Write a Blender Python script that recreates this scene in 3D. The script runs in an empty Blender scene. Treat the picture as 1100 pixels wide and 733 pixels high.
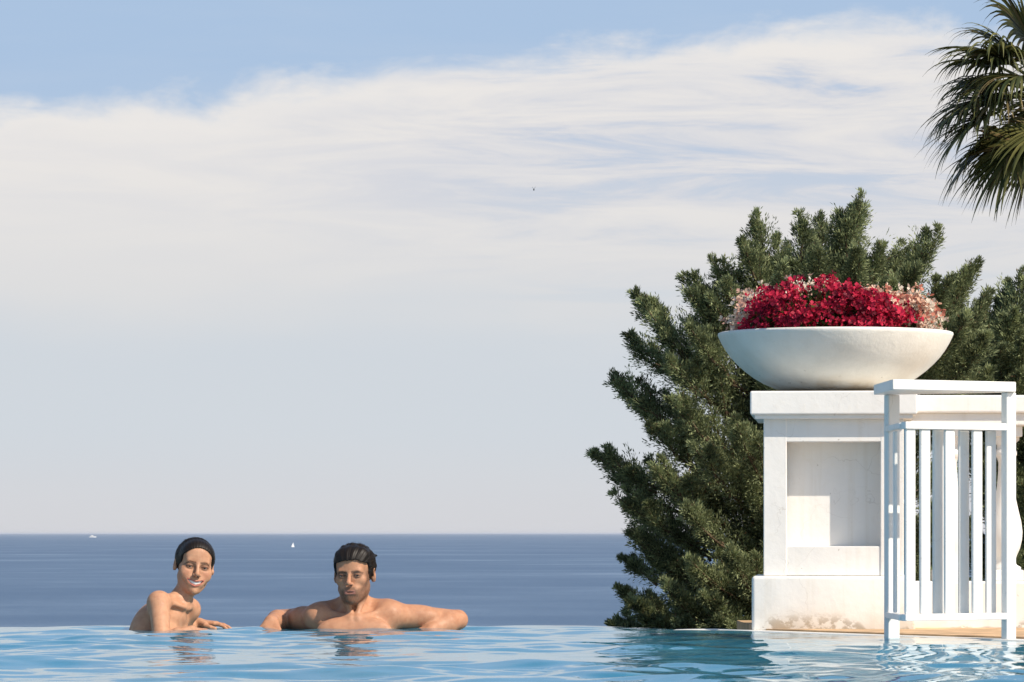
import bpy, bmesh, math, random
import numpy as np
from mathutils import Vector, Matrix
R_ = math.radians
SC = bpy.context.scene
COL = SC.collection
F_PX = 4125.0; HZ = 573.0; CX = 550.0; CAMZ = 0.38

def W(px, py, Y):                       # a point of the place seen at photo position (px,py) at distance Y
    return np.array([(px-CX)*Y/F_PX, Y, CAMZ+(HZ-py)*Y/F_PX])

# ------------------------------------------------------------------ materials
def new_mat(name):
    m = bpy.data.materials.new(name); m.use_nodes = True
    nt = m.node_tree
    return m, nt, nt.nodes['Principled BSDF']

def N(nt, typ, **kw):
    n = nt.nodes.new(typ)
    for k, v in kw.items():
        if k in n.inputs: n.inputs[k].default_value = v
        else: setattr(n, k, v)
    return n

def L(nt, a, b): nt.links.new(a, b)

def ramp(nt, fac, stops, interp='LINEAR'):
    r = nt.nodes.new('ShaderNodeValToRGB'); r.color_ramp.interpolation = interp
    els = r.color_ramp.elements
    while len(els) < len(stops): els.new(0.5)
    for e, (p, c) in zip(els, stops):
        e.position = p; e.color = (c[0], c[1], c[2], 1) if hasattr(c, '__len__') else (c, c, c, 1)
    L(nt, fac, r.inputs[0]); return r

def mix(nt, fac, a, b, blend='MIX'):
    m = nt.nodes.new('ShaderNodeMix'); m.data_type = 'RGBA'; m.blend_type = blend
    for sock, v in ((m.inputs[0], fac), (m.inputs[6], a), (m.inputs[7], b)):
        if hasattr(v, 'is_output'): L(nt, v, sock)
        elif hasattr(v, '__len__'): sock.default_value = (v[0], v[1], v[2], 1)
        else: sock.default_value = v
    return m.outputs[2]

def mth(nt, op, a, b=None, c=None, clamp=False):
    m = nt.nodes.new('ShaderNodeMath'); m.operation = op; m.use_clamp = clamp
    for i, v in enumerate((a, b, c)):
        if v is None: continue
        if hasattr(v, 'is_output'): L(nt, v, m.inputs[i])
        else: m.inputs[i].default_value = v
    return m.outputs[0]

def maprange(nt, v, a, b, c=0.0, d=1.0, smooth=True):
    m = nt.nodes.new('ShaderNodeMapRange'); m.interpolation_type = 'SMOOTHSTEP' if smooth else 'LINEAR'
    if hasattr(v, 'is_output'): L(nt, v, m.inputs[0])
    for i, x in enumerate((a, b, c, d)):
        if hasattr(x, 'is_output'): L(nt, x, m.inputs[i+1])
        else: m.inputs[i+1].default_value = x
    return m.outputs[0]

def noise(nt, vec, scale, detail=4, rough=0.55, dist=0.0):
    n = N(nt, 'ShaderNodeTexNoise', Scale=scale, Detail=detail, Roughness=rough, Distortion=dist)
    if vec is not None: L(nt, vec, n.inputs['Vector'])
    return n.outputs[0]

def pos(nt, scale=(1, 1, 1), loc=(0, 0, 0)):
    g = nt.nodes.new('ShaderNodeNewGeometry')
    mp = nt.nodes.new('ShaderNodeMapping'); mp.inputs['Scale'].default_value = scale; mp.inputs['Location'].default_value = loc
    L(nt, g.outputs['Position'], mp.inputs[0]); return mp.outputs[0]

def bump(nt, bsdf, h, strength, dist):
    b = N(nt, 'ShaderNodeBump', Strength=strength, Distance=dist)
    L(nt, h, b.inputs['Height']); L(nt, b.outputs[0], bsdf.inputs['Normal'])

def painted_plaster(name, base, grime_z=None, grime_h=0.06, drip=False, rough=0.6):
    m, nt, b = new_mat(name)
    p = pos(nt)
    n1 = noise(nt, p, 3.0, 5); n2 = noise(nt, p, 28.0, 4)
    c = mix(nt, maprange(nt, n1, .35, .7), base, tuple(x*.93 for x in base))
    c = mix(nt, maprange(nt, n2, .55, .75, 0, .35), c, tuple(x*y for x, y in zip(base, (.9, .87, .82))))
    # chips and specks
    v = N(nt, 'ShaderNodeTexNoise', Scale=42.0, Detail=2.0); L(nt, p, v.inputs[0])
    c = mix(nt, maprange(nt, v.outputs[0], .735, .79, 0, .55), c, (.30, .25, .19))
    dr = noise(nt, pos(nt, (26, 26, 1.1)), 1.0, 5, .6)
    c = mix(nt, maprange(nt, dr, .52, .72, 0, .22), c, tuple(x*y for x, y in zip(base, (.74, .68, .58))))
    vo = N(nt, 'ShaderNodeTexVoronoi', Scale=3.2); vo.feature = 'DISTANCE_TO_EDGE'
    wp = nt.nodes.new('ShaderNodeVectorMath'); wp.operation = 'ADD'; nv = N(nt, 'ShaderNodeTexNoise', Scale=7.0, Detail=4.0); L(nt, p, nv.inputs[0])
    sc_ = nt.nodes.new('ShaderNodeVectorMath'); sc_.operation = 'SCALE'; sc_.inputs['Scale'].default_value = .22; L(nt, nv.outputs['Color'], sc_.inputs[0])
    L(nt, p, wp.inputs[0]); L(nt, sc_.outputs[0], wp.inputs[1]); L(nt, wp.outputs[0], vo.inputs['Vector'])
    ck = mth(nt, 'MULTIPLY', maprange(nt, vo.outputs['Distance'], .0, .006, 1, 0), maprange(nt, n1, .50, .60))
    c = mix(nt, mth(nt, 'MULTIPLY', ck, .28), c, (.32, .27, .21))
    if grime_z is not None:
        s = nt.nodes.new('ShaderNodeSeparateXYZ'); L(nt, p, s.inputs[0])
        pn = pos(nt, (24, 24, 34)); g = noise(nt, pn, 1.0, 7, .72)
        pm = pos(nt, (3.3, 3.3, 0.5), (6.9, 0, 0)); g2 = noise(nt, pm, 1.0, 2, .5)
        hh = mth(nt, 'MULTIPLY', maprange(nt, g2, .40, .60), grime_h)
        z = mth(nt, 'SUBTRACT', s.outputs[2], grime_z)
        f = maprange(nt, mth(nt, 'DIVIDE', z, mth(nt, 'ADD', hh, .004)), .3, 1.0, 1, 0)
        f = mth(nt, 'MULTIPLY', f, maprange(nt, g, .44, .53))
        c = mix(nt, mth(nt, 'MULTIPLY', f, .62), c, (.20, .15, .09))
        fo = mth(nt, 'MULTIPLY', maprange(nt, z, 0.0, .12, 1, 0), maprange(nt, n1, .4, .65, 0, .45))
        c = mix(nt, fo, c, (.55, .40, .24))
    L(nt, c, b.inputs['Base Color']); b.inputs['Roughness'].default_value = rough
    bump(nt, b, mth(nt, 'ADD', n2, mth(nt, 'MULTIPLY', n1, 2.0)), .35, .004)
    return m

M = {}
M['plaster'] = painted_plaster('white_plaster', (.80, .775, .73), 0.0, .075)
M['plaster_clean'] = painted_plaster('white_plaster_upper', (.80, .775, .735))
M['rail_paint'] = painted_plaster('white_railing_paint', (.84, .83, .80), rough=.4)

def mk_bowl():
    m, nt, b = new_mat('bowl_concrete'); p = pos(nt)
    s = nt.nodes.new('ShaderNodeSeparateXYZ'); L(nt, p, s.inputs[0])
    n1 = noise(nt, p, 4.0, 6, .6); n2 = noise(nt, p, 60.0, 3)
    c = mix(nt, maprange(nt, n1, .35, .7), (.76, .745, .69), (.66, .64, .58))
    st = noise(nt, pos(nt, (9, 9, 1.3)), 1.0, 5, .6)
    f = mth(nt, 'MULTIPLY', maprange(nt, s.outputs[2], .935, 1.01, 1, 0), maprange(nt, st, .35, .62, .05, .75))
    c = mix(nt, f, c, (.50, .37, .22))
    f2 = mth(nt, 'MULTIPLY', maprange(nt, s.outputs[2], .935, .965, 1, 0), .75)
    c = mix(nt, f2, c, (.20, .12, .06))
    spk = noise(nt, p, 30.0, 3); spot = mth(nt, 'MULTIPLY', maprange(nt, spk, .69, .75), maprange(nt, s.outputs[2], .98, 1.08, .8, .08))
    c = mix(nt, spot, c, (.13, .11, .07))
    L(nt, c, b.inputs['Base Color']); b.inputs['Roughness'].default_value = .7
    bump(nt, b, mth(nt, 'ADD', n2, mth(nt, 'MULTIPLY', n1, 3)), .4, .004); return m
M['bowl'] = mk_bowl()

def simple(name, col, rough=.6, spec=.5, n_scale=None, var=.15):
    m, nt, b = new_mat(name)
    if n_scale:
        n = noise(nt, pos(nt), n_scale, 5)
        L(nt, mix(nt, maprange(nt, n, .3, .7), tuple(x*(1-var) for x in col), tuple(min(1, x*(1+var)) for x in col)), b.inputs['Base Color'])
    else: b.inputs['Base Color'].default_value = (*col, 1)
    b.inputs['Roughness'].default_value = rough; b.inputs['Specular IOR Level'].default_value = spec
    return m
M['soil'] = simple('soil', (.06, .04, .025), .9, .2, 30)
M['deck'] = simple('terracotta_deck', (.55, .36, .20), .7, .4, 7, .3)
M['ground'] = simple('scrubby_ground', (.085, .090, .045), .95, .2, 1.5, .45)
M['bark'] = simple('bark', (.12, .08, .05), .9, .2, 20, .3)
M['hull'] = simple('white_hull', (.8, .8, .78), .3)
M['sail'] = simple('sail_cloth', (.85, .85, .83), .7)
M['dark'] = simple('dark_glass', (.02, .025, .03), .1)
M['alu'] = simple('mast_metal', (.6, .6, .6), .4)
M['feather'] = simple('bird_feathers', (.03, .028, .026), .8)
M['teeth'] = simple('teeth', (.85, .82, .75), .25)

def mk_pooltile():
    m, nt, b = new_mat('pool_mosaic'); p = pos(nt)
    br = N(nt, 'ShaderNodeTexBrick', Scale=1.0); br.offset = 0
    for k, v in (('Brick Width', .025), ('Row Height', .025), ('Mortar Size', .0015)): br.inputs[k].default_value = v
    br.inputs['Color1'].default_value = (.022, .36, .60, 1); br.inputs['Color2'].default_value = (.035, .42, .66, 1); br.inputs['Mortar'].default_value = (.07, .44, .64, 1)
    L(nt, p, br.inputs[0]); L(nt, br.outputs[0], b.inputs['Base Color']); b.inputs['Roughness'].default_value = .35
    return m
M['pool'] = mk_pooltile()
M['rim'] = painted_plaster('pool_rim_paint', (.74, .73, .69))
M['rim_blue'] = simple('submerged_rim', (.04, .34, .58), .5, .5, 12, .2)

def mk_water():
    m = bpy.data.materials.new('pool_water'); m.use_nodes = True; nt = m.node_tree
    nt.nodes.remove(nt.nodes['Principled BSDF']); out = nt.nodes['Material Output']
    tr = N(nt, 'ShaderNodeBsdfTransparent', Color=(.60, .88, .96, 1))
    gl = N(nt, 'ShaderNodeBsdfGlossy', Color=(.94, .98, 1, 1), Roughness=.02)
    h = noise(nt, pos(nt, (1.0, .8, 1)), 22.0, 3, .5)
    b = N(nt, 'ShaderNodeBump', Strength=1.0, Distance=.0006); L(nt, h, b.inputs['Height'])
    L(nt, b.outputs[0], gl.inputs['Normal'])
    ge = nt.nodes.new('ShaderNodeNewGeometry'); vd = nt.nodes.new('ShaderNodeVectorMath'); vd.operation = 'DOT_PRODUCT'
    L(nt, b.outputs[0], vd.inputs[0]); L(nt, ge.outputs['Incoming'], vd.inputs[1])
    fres = mth(nt, 'ADD', .02, mth(nt, 'MULTIPLY', .93, mth(nt, 'POWER', mth(nt, 'SUBTRACT', 1.0, mth(nt, 'ABSOLUTE', vd.outputs['Value'])), 5.0)))
    mx = nt.nodes.new('ShaderNodeMixShader'); L(nt, fres, mx.inputs[0])
    body = N(nt, 'ShaderNodeBsdfDiffuse', Color=(.035, .235, .36, 1)); mb = nt.nodes.new('ShaderNodeMixShader'); mb.inputs[0].default_value = .68   # light scattered back by the pool water
    L(nt, tr.outputs[0], mb.inputs[1]); L(nt, body.outputs[0], mb.inputs[2]); L(nt, mb.outputs[0], mx.inputs[1]); L(nt, gl.outputs[0], mx.inputs[2])
    L(nt, mx.outputs[0], out.inputs['Surface']); return m
M['water'] = mk_water()

def mk_sea():
    m, nt, b = new_mat('sea_water')
    p1 = pos(nt, (1/240., 1/260., 1)); p2 = pos(nt, (1/55., 1/60., 1)); p3 = pos(nt, (1/6., 1/3., 1))
    a = noise(nt, p1, 1.0, 6, .6); c = noise(nt, p2, 1.0, 5, .6); w = noise(nt, p3, 1.0, 6, .6)
    f = mth(nt, 'ADD', mth(nt, 'MULTIPLY', a, .6), mth(nt, 'MULTIPLY', c, .4))
    L(nt, mix(nt, maprange(nt, f, .40, .62), (.078, .130, .212), (.114, .174, .262)), b.inputs['Base Color'])
    L(nt, maprange(nt, f, .52, .70, .50, .30), b.inputs['Roughness'])
    b.inputs['IOR'].default_value = 1.333
    sl = maprange(nt, f, .56, .68, 1.0, .35)
    bp = N(nt, 'ShaderNodeBump', Distance=.9); L(nt, w, bp.inputs['Height']); L(nt, sl, bp.inputs['Strength']); L(nt, bp.outputs[0], b.inputs['Normal'])
    return m
M['sea'] = mk_sea()

def mk_attr(name, rough, sss=0., spec=.4, trans=0., bump_s=0., coat=0.):
    m, nt, b = new_mat(name)
    at = nt.nodes.new('ShaderNodeAttribute'); at.attribute_name = 'Col'
    L(nt, at.outputs[0], b.inputs['Base Color']); b.inputs['Roughness'].default_value = rough
    b.inputs['Specular IOR Level'].default_value = spec
    if sss:
        b.inputs['Subsurface Weight'].default_value = sss; b.inputs['Subsurface Radius'].default_value = (1, .35, .2); b.inputs['Subsurface Scale'].default_value = .008
    if coat: b.inputs['Coat Weight'].default_value = coat; b.inputs['Coat Roughness'].default_value = .15
    if bump_s: bump(nt, b, noise(nt, pos(nt), 130., 3), bump_s, .001)
    if trans:
        t = nt.nodes.new('ShaderNodeBsdfTranslucent'); L(nt, at.outputs[0], t.inputs[0])
        mx = nt.nodes.new('ShaderNodeMixShader'); mx.inputs[0].default_value = trans
        L(nt, b.outputs[0], mx.inputs[1]); L(nt, t.outputs[0], mx.inputs[2]); L(nt, mx.outputs[0], nt.nodes['Material Output'].inputs[0])
    return m
M['skin'] = mk_attr('skin', .60, .05, .30, bump_s=.5)
def skin_detail(m):
    nt = m.node_tree; b = nt.nodes['Principled BSDF']; at = next(n for n in nt.nodes if n.type == 'ATTRIBUTE')
    a = noise(nt, pos(nt), 45., 4, .6); c = noise(nt, pos(nt), 14., 3, .5)
    x = mix(nt, maprange(nt, a, .35, .7, 0, .35), at.outputs[0], (.28, .10, .05)); x = mix(nt, maprange(nt, c, .4, .7, 0, .22), x, (.55, .30, .19))
    L(nt, x, b.inputs['Base Color']); L(nt, maprange(nt, noise(nt, pos(nt), 30., 3), .40, .62, .48, .72), b.inputs['Roughness'])
skin_detail(M['skin'])
M['hair'] = mk_attr('wet_hair', .50, 0, .25)
M['eye'] = mk_attr('eyeball', .1, 0, .5)
M['foliage'] = mk_attr('conifer_foliage', .65, 0, .25, .22)
M['palm'] = mk_attr('palm_leaf', .45, 0, .4, .25)
M['petal'] = mk_attr('petals', .6, 0, .3, .35)

# ------------------------------------------------------------------ object helpers
def tag(o, label=None, cat=None, group=None, kind=None):
    if label: o['label'] = label
    if cat: o['category'] = cat
    if group: o['group'] = group
    if kind: o['kind'] = kind
    return o

def empty(name, loc, label, cat, group=None):
    o = bpy.data.objects.new(name, None); COL.objects.link(o); o.location = loc; o.empty_display_size = .1
    return tag(o, label, cat, group)

def link(name, me, mat, parent=None, smooth=False):
    o = bpy.data.objects.new(name, me); COL.objects.link(o)
    if mat is not None and len(me.materials) == 0: me.materials.append(mat)
    if parent is not None:
        o.parent = parent; o.matrix_parent_inverse = Matrix.Translation(-Vector(parent_world(parent)))
    if smooth: me.polygons.foreach_set('use_smooth', [True]*len(me.polygons))
    return o

def parent_world(p):
    v = Vector(p.location)
    q = p.parent
    while q is not None:
        if q.type == 'EMPTY' : pass
        q = q.parent
    return v if p.parent is None else Vector((0, 0, 0))

def np_mesh(name, V, Fc, cols=None):
    """V (n,3); Fc (m,k) same-size faces"""
    me = bpy.data.meshes.new(name)
    V = np.asarray(V, np.float32); Fc = np.asarray(Fc, np.int32); m, k = Fc.shape
    me.vertices.add(len(V)); me.vertices.foreach_set('co', V.ravel())
    me.loops.add(m*k); me.loops.foreach_set('vertex_index', Fc.ravel())
    me.polygons.add(m); me.polygons.foreach_set('loop_start', np.arange(0, m*k, k, dtype=np.int32))
    me.update(calc_edges=True)
    if cols is not None:
        c = np.ones((len(V), 4), np.float32); c[:, :3] = cols
        a = me.attributes.new('Col', 'FLOAT_COLOR', 'POINT'); a.data.foreach_set('color', c.ravel())
    return me

def bm_mesh(bm, name='m'):
    me = bpy.data.meshes.new(name); bm.to_mesh(me); bm.free(); return me

def add_box(bm, x0, x1, y0, y1, z0, z1, bev=0.0, seg=2):
    vs = [bm.verts.new(p) for p in ((x0,y0,z0),(x1,y0,z0),(x1,y1,z0),(x0,y1,z0),(x0,y0,z1),(x1,y0,z1),(x1,y1,z1),(x0,y1,z1))]
    fs = [bm.faces.new([vs[i] for i in f]) for f in ((3,2,1,0),(4,5,6,7),(0,1,5,4),(1,2,6,5),(2,3,7,6),(3,0,4,7))]
    if bev: bmesh.ops.bevel(bm, geom=list({e for f in fs for e in f.edges}), offset=bev, segments=seg, affect='EDGES', profile=.5)

def box(name, x0, x1, y0, y1, z0, z1, mat, parent=None, bev=.004, seg=2):
    bm = bmesh.new(); add_box(bm, x0, x1, y0, y1, z0, z1, bev, seg)
    return link(name, bm_mesh(bm, name), mat, parent)

def prism(name, poly, z0, z1, mat, parent=None, bev=0.0):
    """poly: xy points counter-clockwise"""
    bm = bmesh.new(); a = [bm.verts.new((x, y, z0)) for x, y in poly]; b = [bm.verts.new((x, y, z1)) for x, y in poly]
    bm.faces.new(a[::-1]); bm.faces.new(b); n = len(poly)
    for i in range(n): bm.faces.new((a[i], a[(i+1) % n], b[(i+1) % n], b[i]))
    if bev: bmesh.ops.bevel(bm, geom=list(bm.edges), offset=bev, segments=2, affect='EDGES')
    bmesh.ops.triangulate(bm, faces=[f for f in bm.faces if len(f.verts) > 4])
    return link(name, bm_mesh(bm, name), mat, parent)

def lathe(name, prof, c, mat, parent=None, n=64, close=False):
    V = []; Fc = []
    for r, z in prof:
        for i in range(n):
            a = 2*math.pi*i/n; V.append((c[0]+r*math.cos(a), c[1]+r*math.sin(a), c[2]+z))
    for j in range(len(prof)-1):
        for i in range(n):
            Fc.append((j*n+i, j*n+(i+1) % n, (j+1)*n+(i+1) % n, (j+1)*n+i))
    return link(name, np_mesh(name, V, Fc), mat, parent, smooth=True)

def tube(pts, r0, r1, n=7):
    V = []; Q = []; pts = [np.array(p, float) for p in pts]; k = len(pts)
    for i, p in enumerate(pts):
        d = pts[min(i+1, k-1)]-pts[max(i-1, 0)]; d /= np.linalg.norm(d)+1e-9
        a = np.cross(d, (.3, .2, .93)); a /= np.linalg.norm(a)+1e-9; b = np.cross(d, a); r = r0+(r1-r0)*i/(k-1)
        for j in range(n): t = 2*math.pi*j/n; V.append(p+(a*math.cos(t)+b*math.sin(t))*r)
    for i in range(k-1):
        for j in range(n): Q.append((i*n+j, i*n+(j+1) % n, (i+1)*n+(j+1) % n, (i+1)*n+j))
    return V, Q

# ------------------------------------------------------------------ signed-distance sculpting
class Field:
    def __init__(s, xs, ys, zs):
        s.x, s.y, s.z = (np.asarray(a, np.float32) for a in (xs, ys, zs))
        s.F = np.ones((len(xs), len(ys), len(zs)), np.float32)
    def region(s, lo, hi):
        sl = []
        for a, l, h in zip((s.x, s.y, s.z), lo, hi):
            sl.append(slice(int(np.searchsorted(a, l)), int(np.searchsorted(a, h, side='right'))))
        return tuple(sl), s.x[sl[0]][:, None, None], s.y[sl[1]][None, :, None], s.z[sl[2]][None, None, :]
    def comb(s, sl, d, k, op):
        f = s.F[sl]
        if f.size == 0: return
        if op == 'sub': f, d = -f, d
        if op == 'sub':
            h = np.maximum(k-np.abs(f-d), 0)/k; r = -(np.minimum(f, d)-h*h*k*.25)
        elif op == 'int':
            h = np.maximum(k-np.abs(f-d), 0)/k; r = np.maximum(f, d)+h*h*k*.25
        else:
            h = np.maximum(k-np.abs(f-d), 0)/k; r = np.minimum(f, d)-h*h*k*.25
        s.F[sl] = r
    def cap(s, a, b, ra, rb, k=.02, op='add'):
        a = np.asarray(a, float); b = np.asarray(b, float); m = max(ra, rb)+k+.02
        sl, X, Y, Z = s.region(np.minimum(a, b)-m, np.maximum(a, b)+m)
        ba = b-a; bb = max(ba@ba, 1e-9)
        h = np.clip(((X-a[0])*ba[0]+(Y-a[1])*ba[1]+(Z-a[2])*ba[2])/bb, 0, 1)
        d = np.sqrt((X-a[0]-h*ba[0])**2+(Y-a[1]-h*ba[1])**2+(Z-a[2]-h*ba[2])**2)-(ra+(rb-ra)*h)
        s.comb(sl, d.astype(np.float32), k, op)
    def ell(s, c, r, R=np.eye(3), k=.02, op='add'):
        c = np.asarray(c, float); r = np.asarray(r, float); m = max(r)+k+.02
        sl, X, Y, Z = s.region(c-m, c+m); X = X-c[0]; Y = Y-c[1]; Z = Z-c[2]
        p = [X*R[0, i]+Y*R[1, i]+Z*R[2, i] for i in range(3)]
        k0 = np.sqrt(sum((p[i]/r[i])**2 for i in range(3))); k1 = np.sqrt(sum((p[i]/r[i]**2)**2 for i in range(3)))+1e-6
        s.comb(sl, (k0*(k0-1)/k1).astype(np.float32), k, op)
    def mesh(s):
        F = s.F; inside = F < 0; P = []; C = []; Q = []
        nx, ny, nz = F.shape; ax = (s.x, s.y, s.z)
        ys = ny; cid = lambda i, j, k: (i*ny+j)*nz+k
        pts = []; cells = []; flips = []
        for d in range(3):
            a = [slice(None)]*3; b = [slice(None)]*3; a[d] = slice(0, -1); b[d] = slice(1, None)
            cr = inside[tuple(a)] != inside[tuple(b)]
            I = np.array(np.nonzero(cr)); e1, e2 = (d+1) % 3, (d+2) % 3
            ok = (I[e1] > 0) & (I[e2] > 0) & (I[e1] < F.shape[e1]-1) & (I[e2] < F.shape[e2]-1); I = I[:, ok]
            J = I.copy(); J[d] += 1
            f0 = F[tuple(I)]; f1 = F[tuple(J)]; t = f0/(f0-f1)
            p = np.stack([ax[q][I[q]] for q in range(3)], 1).astype(np.float64)
            p[:, d] += t*(ax[d][J[d]]-ax[d][I[d]])
            quad = []
            for (u, v) in ((0, 0), (-1, 0), (-1, -1), (0, -1)):
                K = I.copy(); K[e1] += u; K[e2] += v; quad.append(cid(*K))
            quad = np.stack(quad, 1); fl = f0 < 0
            quad[fl] = quad[fl]
            quad[~fl] = quad[~fl][:, ::-1]
            pts.append(p); cells.append(quad)
        P = np.concatenate(pts); Cq = np.concatenate(cells)
        u, inv = np.unique(Cq.ravel(), return_inverse=True); inv = inv.reshape(-1)
        cnt = np.bincount(inv, minlength=len(u)); PR = np.repeat(P, 4, axis=0)
        V = np.stack([np.bincount(inv, PR[:, q], minlength=len(u))/cnt for q in range(3)], 1)
        return V, inv.reshape(-1, 4)

def axis(*segs):
    out = []
    for a, b, st in segs:
        n = max(1, int(round((b-a)/st))); out += list(np.linspace(a, b, n, endpoint=False))
    out.append(segs[-1][1]); return np.array(out)

def rot(yaw, pitch, roll):
    """yaw>0: face turns to image right; pitch>0: looks down; roll>0: top leans to image right"""
    return np.array(Matrix.Rotation(R_(yaw), 3, 'Z') @ Matrix.Rotation(R_(pitch), 3, 'X') @ Matrix.Rotation(R_(roll), 3, 'Y'))

def hand(f, wr, fw, pn, s=1.0, curl=(.25, .5, .35), thumb_side=1, spread=.10, k=.006):
    """wr wrist, fw pointing to the fingers, pn palm normal (palm side), thumb_side picks the thumb's side"""
    fw = np.array(fw, float); fw /= np.linalg.norm(fw); pn = np.array(pn, float); pn -= fw*(pn@fw); pn /= np.linalg.norm(pn)
    sd = np.cross(fw, pn)*thumb_side
    wr = np.array(wr, float); kn = []
    for i, off in enumerate((.030, .010, -.011, -.030)):
        base = wr+fw*(.088-.006*abs(i-1.2))*s+sd*off*s
        f.cap(wr+fw*.012*s+sd*off*.55*s, base, .015*s, .0115*s, .012); kn.append(base)
    lens = (.073, .082, .076, .060)
    for i, b in enumerate(kn):
        ang = 0; p = b; a2 = (1.2-i)*spread
        d0 = fw*math.cos(a2)+sd*math.sin(a2); r = (.0092, .0094, .009, .008)[i]*s
        for j, fr in enumerate((.45, .31, .24)):
            ang += curl[j]; d = d0*math.cos(ang)+pn*math.sin(ang); q = p+d*lens[i]*fr*s
            f.cap(p, q, r*(1-.1*j), r*(.92-.1*j), .003 if j else .005); p = q
    t0 = wr+fw*.02*s+sd*.022*s; t1 = t0+(fw*.6+sd*.75+pn*.2)*.042*s; t2 = t1+(fw*.9+sd*.35+pn*.25)*.032*s; t3 = t2+(fw*.97+sd*.1+pn*.2)*.024*s
    f.cap(t0, t1, .016*s, .012*s, .01); f.cap(t1, t2, .0115*s, .010*s, .004); f.cap(t2, t3, .010*s, .008*s, .003)

def smile_z(x): return -.0655+.0135*(np.abs(x)/.033)**1.6
def head(f, O, R, s, male):
    T = lambda p: O+R@(np.array(p, float)*s)
    e = lambda c, r, k=.012, op='add', R2=None: f.ell(T(c), np.array(r)*s, R if R2 is None else R@R2, k*s, op)
    c = lambda a, b, ra, rb, k=.01, op='add': f.cap(T(a), T(b), ra*s, rb*s, k*s, op)
    w = 1.0 if male else 1.05
    e((0, .014, .030), (.073*w, .093, .080), .01)
    e((0, -.028, -.035), (.054*w, .056, .074), .03)
    for sx in (-1, 1):
        c((sx*(.043 if male else .050), .000, -.048), (sx*.018, -.066, -.094), .017 if male else .013, .015 if male else .012, .022)   # jaw line
        e((sx*.038*w, -.060, -.018), (.021, .018, .018), .030)                                 # cheekbone
        if not male: e((sx*.041, -.068, -.036), (.020, .015, .021), .022)                      # smiling cheek
        e((sx*.016, -.078, -.062), (.020, .014, .022), .02)
    e((0, -.074, -.099), (.019 if male else .014, .017, .015), .018)                           # chin
    if male: c((-.036, -.0795, .0155), (.036, -.0795, .0155), .0115, .0115, .014)              # heavy brow
    else: c((-.034, -.078, .019), (.034, -.078, .019), .010, .010, .016)
    e((0, -.060, .052), (.052*w, .030, .040), .03)                                             # forehead
    for sx in (-1, 1):
        e((sx*.031, -.099, .000), (.0185, .0165, .0115), .011, 'sub')
    c((0, -.087, .012), (0, -.109, -.026), .0068, .0086, .009)                                 # nose
    e((0, -.1095, -.029), (.0092, .0092, .0082), .006)
    for sx in (-1, 1): e((sx*.0112, -.099, -.0325), (.0068, .0085, .0064), .006)
    for sx in (-1, 1):                                                                         # lids and the opening between them
        e((sx*.031, -.0765, .0005), (.0150, .0135, .0115), .005)
        e((sx*.031, -.092, -.0015), (.0120, .008, .0021 if male else .0028), .002, 'sub')
    if male:
        c((-.023, -.0850, -.0605), (.023, -.0850, -.0605), .0038, .0038, .007)
        c((-.018, -.0855, -.0700), (.018, -.0855, -.0700), .0048, .0048, .008)
        c((-.006, -.0895, -.0595), (.006, -.0895, -.0595), .0046, .0046, .007)
        e((.002, -.0960, -.0653), (.016, .010, .0017), .002, 'sub')
    else:
        e((0, -.076, -.064), (.030, .0165, .016), .010)
        xs = np.linspace(-.033, .033, 11)
        yl = lambda x: -.0925+.0125*(abs(x)/.033)**2
        for a, b in zip(xs[:-1], xs[1:]):
            ga = .0085*(1-(abs(a)/.033)**2); gb = .0085*(1-(abs(b)/.033)**2)
            c((a, yl(a), smile_z(a)+.0025+ga*.62), (b, yl(b), smile_z(b)+.0025+gb*.62), .0031, .0031, .003)
            c((a, yl(a)+.0005, smile_z(a)-.0025-ga*1.0), (b, yl(b)+.0005, smile_z(b)-.0025-gb*1.0), .0040, .0040, .003)
        for x in np.linspace(-.0270, .0270, 13):
            g = 1-(abs(x)/.033)**2
            e((x, yl(x)-.004, smile_z(x)-.0016*g), (.0045, .0150, .0010+.0066*g), .0010, 'sub')
    for sx in (-1, 1):                                                                         # ears
        Re = np.array(Matrix.Rotation(sx*R_(22), 3, 'Z'))
        q = 1.0 if male else .84
        e((sx*.0765*w*(1 if male else .965), .016, -.004), (.0075, .016*q, .029*q), .010, 'add', Re)
        e((sx*.0815*w*(1 if male else .965), .011, .001), (.0040, .009*q, .016*q), .004, 'sub', Re)
        c((sx*.0725*w, .004, -.020*q), (sx*.0735*w, .008, -.028*q), .0070, .0055, .008)
    return T

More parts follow.
